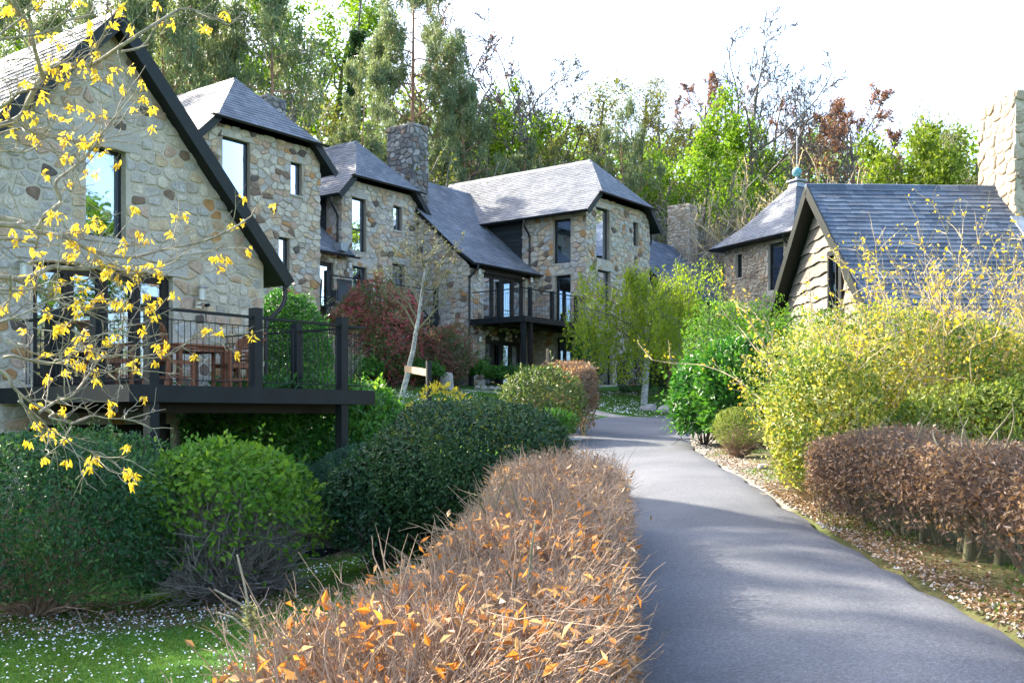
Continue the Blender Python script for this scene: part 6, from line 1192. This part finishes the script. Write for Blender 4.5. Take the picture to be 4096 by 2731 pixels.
    limbs.build('limbs', BK['oak'], o, smooth=True); tw.build('twigs', BK['oak'], o)
    N = np.concatenate(N); N = N[r.random(len(N)) < .24]; c = MB(); idx = np.repeat(np.arange(len(N)), 11); k = len(idx); dn = rdir(r, len(N))[idx]; A = norm(.7*rdir(r,k)+.5*dn+np.array([0,0,-.75])); V, F = leafmesh(N[idx]+r.normal(0,.010,(k,3)), A, rdir(r,k), r.uniform(.020,.050,k), r.uniform(.009,.018,k), .3); c.add(V, F, np.repeat(np.clip(r.random(len(N))[idx]*.6+r.random(k)*.4,0,1),4)); c.build('opening_leaves', LF['oakl'], o)
def shade_trees():
    """trees outside the frame: those behind the near house throw the shade on the lawn and the drive"""
    for kind, t, m, s, sz, lb in (('holm',5.4,-24,.66,1.5,'evergreen tree left of the frame beyond the near house'),('holm',7.9,-25,.66,1.5,'taller evergreen tree left of the frame beyond the near house'),('pineTall',2.2,-30,.8,1.3,'tall pine left of the frame beyond the near house'),
        ('springB',26,18,1.3,.95,'leafy tree right of the frame'),('pineA',33,16,1.2,1.1,'pine right of the frame'),('holm',38,11,1.4,1.0,'evergreen tree right of the frame'),('springA',20,22,1.3,.9,'leafy tree far right of the frame')):  # unseen trees on the right, added to be mirrored in the window panes
        o = get_proto(kind); q = TW(t, m); o.location = (q.x,q.y,g1(q.x,q.y)-.3); o.scale = (s,s,sz); o.rotation_euler = (0,0,t); o.name = NAMES.get(kind,'pine_tree'); tag(o, lb, 'tree', 'trees left of the frame')
def ground_things():
    r = np.random.default_rng(71)
    def blades(n, xr, yr, L, cond=None):
        X = r.uniform(*xr,n); Y = r.uniform(*yr,n)
        k = (~in_road(X,Y,.05)) & (dist_poly(X,Y,PATH) > 1.0)
        if cond is not None: k &= cond(X,Y)
        X, Y = X[k], Y[k]; m = len(X); P = np.stack([X,Y,ground(X,Y)-.005],1); A = norm(np.stack([r.normal(0,.5,m),r.normal(0,.5,m),np.ones(m)],1)); Sd = norm(np.cross(A, rdir(r,m))); l = L*r.uniform(.5,1.2,m)[:,None]; w = .0045*(1+Y/18)[:,None]
        V = np.stack([P-Sd*w, P+Sd*w, P+A*l],1).reshape(-1,3); return V, np.arange(m*3).reshape(-1,3), np.repeat(np.clip(.45+.25*fbm(X,Y,.9,4)+r.normal(0,.22,m),0,1),3)
    b = MB(); b.add(*blades(90000,(-8,.0),(6.5,12.2),.045)); b.add(*blades(30000,(-4.5,.2),(12,15.5),.05)); b.add(*blades(60000,(-5.5,1.0),(19.5,33),.06)); b.add(*blades(36000,(1.8,9),(31,42),.07,lambda X,Y: X > 2+ (36-Y)*.25)); b.add(*blades(12000,(3.2,6.5),(4.5,11),.06,lambda X,Y: fbm(X,Y,2.2,6) > .15)); b.add(*blades(5000,(3.4,5.0),(12,19),.06,lambda X,Y: fbm(X,Y,2.2,6) > .2))
    tag(b.build('lawn_grass', LF['grass']), 'short mown lawn grass with scattered moss', 'grass', kind='stuff')
    b = MB()
    def dais(n, xr, yr, rad, thr):
        X = r.uniform(*xr,n); Y = r.uniform(*yr,n); k = (~in_road(X,Y,.1)) & (fbm(X,Y,1.1,12)+r.normal(0,.35,n) > thr) & (dist_poly(X,Y,PATH) > 1.1); X, Y = X[k], Y[k]; m = len(X); a = np.linspace(0,6.283,7)[:-1]; rr = rad*r.uniform(.7,1.2,m)
        tl = .35*r.standard_normal((m,2)); C0 = np.stack([X,Y,ground(X,Y)+r.uniform(.03,.06,m)],1); ox = np.cos(a)[None]*rr[:,None]; oy = np.sin(a)[None]*rr[:,None]
        V = C0[:,None]+np.stack([ox, oy, ox*tl[:,:1]+oy*tl[:,1:]],-1); return V.reshape(-1,3), np.arange(m*6).reshape(-1,6)
    b.add(*dais(13000,(-8,-.2),(7,11.6),.0105,.18)); b.add(*dais(1500,(-3.0,-.3),(11,14.3),.011,.1)); b.add(*dais(6500,(-5,1),(20,33),.018,.1)); b.add(*dais(3600,(2.6,8),(32,41),.022,.05)); b.add(*dais(120,(-8,-.5),(6,15),.02,-9))
    dm, n_, l_, bs_ = newmat('daisy petals'); bs_.inputs['Base Color'].default_value = (.72,.72,.74,1); bs_.inputs['Roughness'].default_value = .8
    tag(b.build('daisies', dm), 'tiny white daisies scattered through the lawns', 'daisies', kind='stuff')
    # fallen leaves
    b = MB()
    def litter(n, X, Y, L=.055):
        P = np.stack([X,Y,ground(X,Y)+r.uniform(.0,.025,n)],1); V, F = leafmesh(P, rdir(r,n)*np.array([1,1,.25]), rdir(r,n)*.5+(0,0,1), L*r.uniform(.5,1.2,n), L*.6*r.uniform(.6,1.1,n), .3); b.add(V, F, np.repeat(r.random(n),4))
    Y = r.uniform(4.8,13.5,4200); litter(4200, edge_x(Y,1)+np.abs(r.normal(0,.35,4200))+.03, Y); Y = r.uniform(12,19,900); litter(900, edge_x(Y,1)+np.abs(r.normal(0,.4,900)), Y); Y = r.uniform(4,13,1500); litter(1500, edge_x(Y,0)-np.abs(r.normal(0,.4,1500)), Y)
    litter(1500, r.normal(-3.4,1.5,1500), r.normal(11.4,.35,1500), .07); litter(700, r.normal(-2.6,1.0,700), r.normal(15.2,.7,700), .06); litter(60, r.uniform(-7,0,60), r.uniform(7,11,60), .07); litter(45, r.uniform(.8,3.2,45), r.uniform(5,20,45), .05); litter(400, r.normal(-.9,.7,400), r.normal(12,.6,400), .06)
    tag(b.build('fallen_leaves', LF['litter']), 'brown leaf litter under the hedges and shrubs', 'leaf litter', kind='stuff')
    b = MB(); n = 2600; Y = r.uniform(6,30,n); sd = r.random(n) < .75; X = np.where(sd, edge_x(Y,1)+np.abs(r.normal(0,.22,n)), edge_x(Y,0)-np.abs(r.normal(0,.12,n))); s = r.uniform(.006,.022,n)*(1+Y/30)
    base = np.array([(1,0,0),(-1,0,0),(0,1,0),(0,-1,0),(0,0,1),(0,0,-.6)],float); V = np.stack([X,Y,ground(X,Y)+.004],1)[:,None]+base[None]*s[:,None,None]*r.uniform(.6,1.2,(n,6,1)); f = np.array([(0,2,4),(2,1,4),(1,3,4),(3,0,4),(2,0,5),(1,2,5),(3,1,5),(0,3,5)]); b.add(V.reshape(-1,3), (np.arange(n)[:,None,None]*6+f[None]).reshape(-1,3), np.repeat(r.random(n),6))
    tag(b.build('loose_gravel', M['rock']), 'loose gravel along the drive edges', 'gravel', kind='stuff')
    def rock(x, y, sx, sy, sz, seed, label, name='boulder', cat='rock', group=None, parent=None, z=None):
        q = np.random.default_rng(seed); me = MB(); u_ = np.linspace(0,math.pi,10); v_ = np.linspace(0,2*math.pi,17)[:-1]; D = np.stack([np.sin(u_)[:,None]*np.cos(v_), np.sin(u_)[:,None]*np.sin(v_), np.repeat(np.cos(u_)[:,None],16,1)],-1).reshape(-1,3); c = rdir(q,9); d = np.minimum(1, (.55+.45*q.random(9))[None]/np.maximum(.05, D@c.T)).min(1); P = D*d[:,None]*np.array([sx,sy,sz])
        i = np.arange(9)[:,None]*16; j = np.arange(16)[None]; k = (j+1)%16; F = np.stack([i+j,i+16+j,i+16+k,i+k],-1).reshape(-1,4); me.add(P, F, q.random()); o = me.build(name, M['rock'], parent); o.location = (x,y,(g1(x,y) if z is None else z)+sz*.25); o.rotation_euler = (0,0,q.uniform(0,6)); 
        if label: tag(o, label, cat, group)
        return o
    rock(4.75,35.0,.36,.3,.2,1,'flat grey boulder at the lawn edge below the birch',group='boulders on the verge'); rock(5.35,34.6,.4,.3,.22,2,'rounded grey boulder right of the flat one at the lawn edge',group='boulders on the verge'); rock(5.75,34.3,.3,.3,.24,3,'dark boulder at the right end of the lawn edge',group='boulders on the verge')
    rock(3.78,15.2,.14,.1,.08,4,'small pale stone on the gravel right of the drive'); rock(4.0,14.6,.1,.1,.07,5,'smallest pale stone on the mossy verge right of the drive')
    w = empty('stone_edging', (-.6,37.4,0)); tag(w, 'low row of rough stones edging the bed below the ground floor doors', 'edging')
    for i in range(11): x = -1.3+i*.26; o = rock(x-(-.6)*1, 0, .17,.14,.13,20+i,None,'edging_stone',parent=w,z=0); o.location = (x+.6, .25-.16*(x+1.3)*.3+.0, g1(x,37.4)+.05)
    s = MB(); s.lathe([(.2,0),(.19,.25),(.17,.55),(.15,.62),(.05,.64)], (0,0,0), 12); q = s.build('stone_stump', M['rock']); q.location = (-2.15,33.2,g1(-2.15,33.2)-.05); q.scale = (1.2,1,1); tag(q, 'pale upright stone stump at the end of the gravel path by the red shrub', 'stone')
    p = empty('drain_cover', (1.28,22.4,g1(1.28,22.4)+.03), .2); tag(p, 'white plate cover lying at the left edge of the drive bend', 'cover'); b = MB(); b.box((0,0,.0), (.42,.5,.05)); b.build('plate', M['white'], p); b = MB(); b.lathe([(.03,.026),(.1,.027),(.1,.03),(.09,.031)], (0,0,0), 16); b.build('emblem', M['frame'], p)
    m = MB(); m.lathe([(.004,0),(.03,.012),(.036,.03),(.02,.05),(.004,.054)], (0,0,0), 12); q = m.build('lawn_pebble', M['teak']); q.location = (-2.55,9.9,g1(-2.55,9.9)+.01); q.scale = (1.3,1.3,1.2); tag(q, 'small round reddish fruit lying among the daisies on the near lawn', 'pebble')  # small reddish pebble, turned as a flattened ball
# ------------------------------------------------------------------ build everything
make_terrain(); make_road()
house_near(); house_second(); house_third(); house_fourth(); low_wing(); tower(); barn()
near_deck(); wing_balcony(); left_balcony(); stair(); birch_balcony(); dining_set(); lanterns()
hillside_wood(); garden(); leaning_tree(); birch(); oak(); shade_trees(); ground_things()
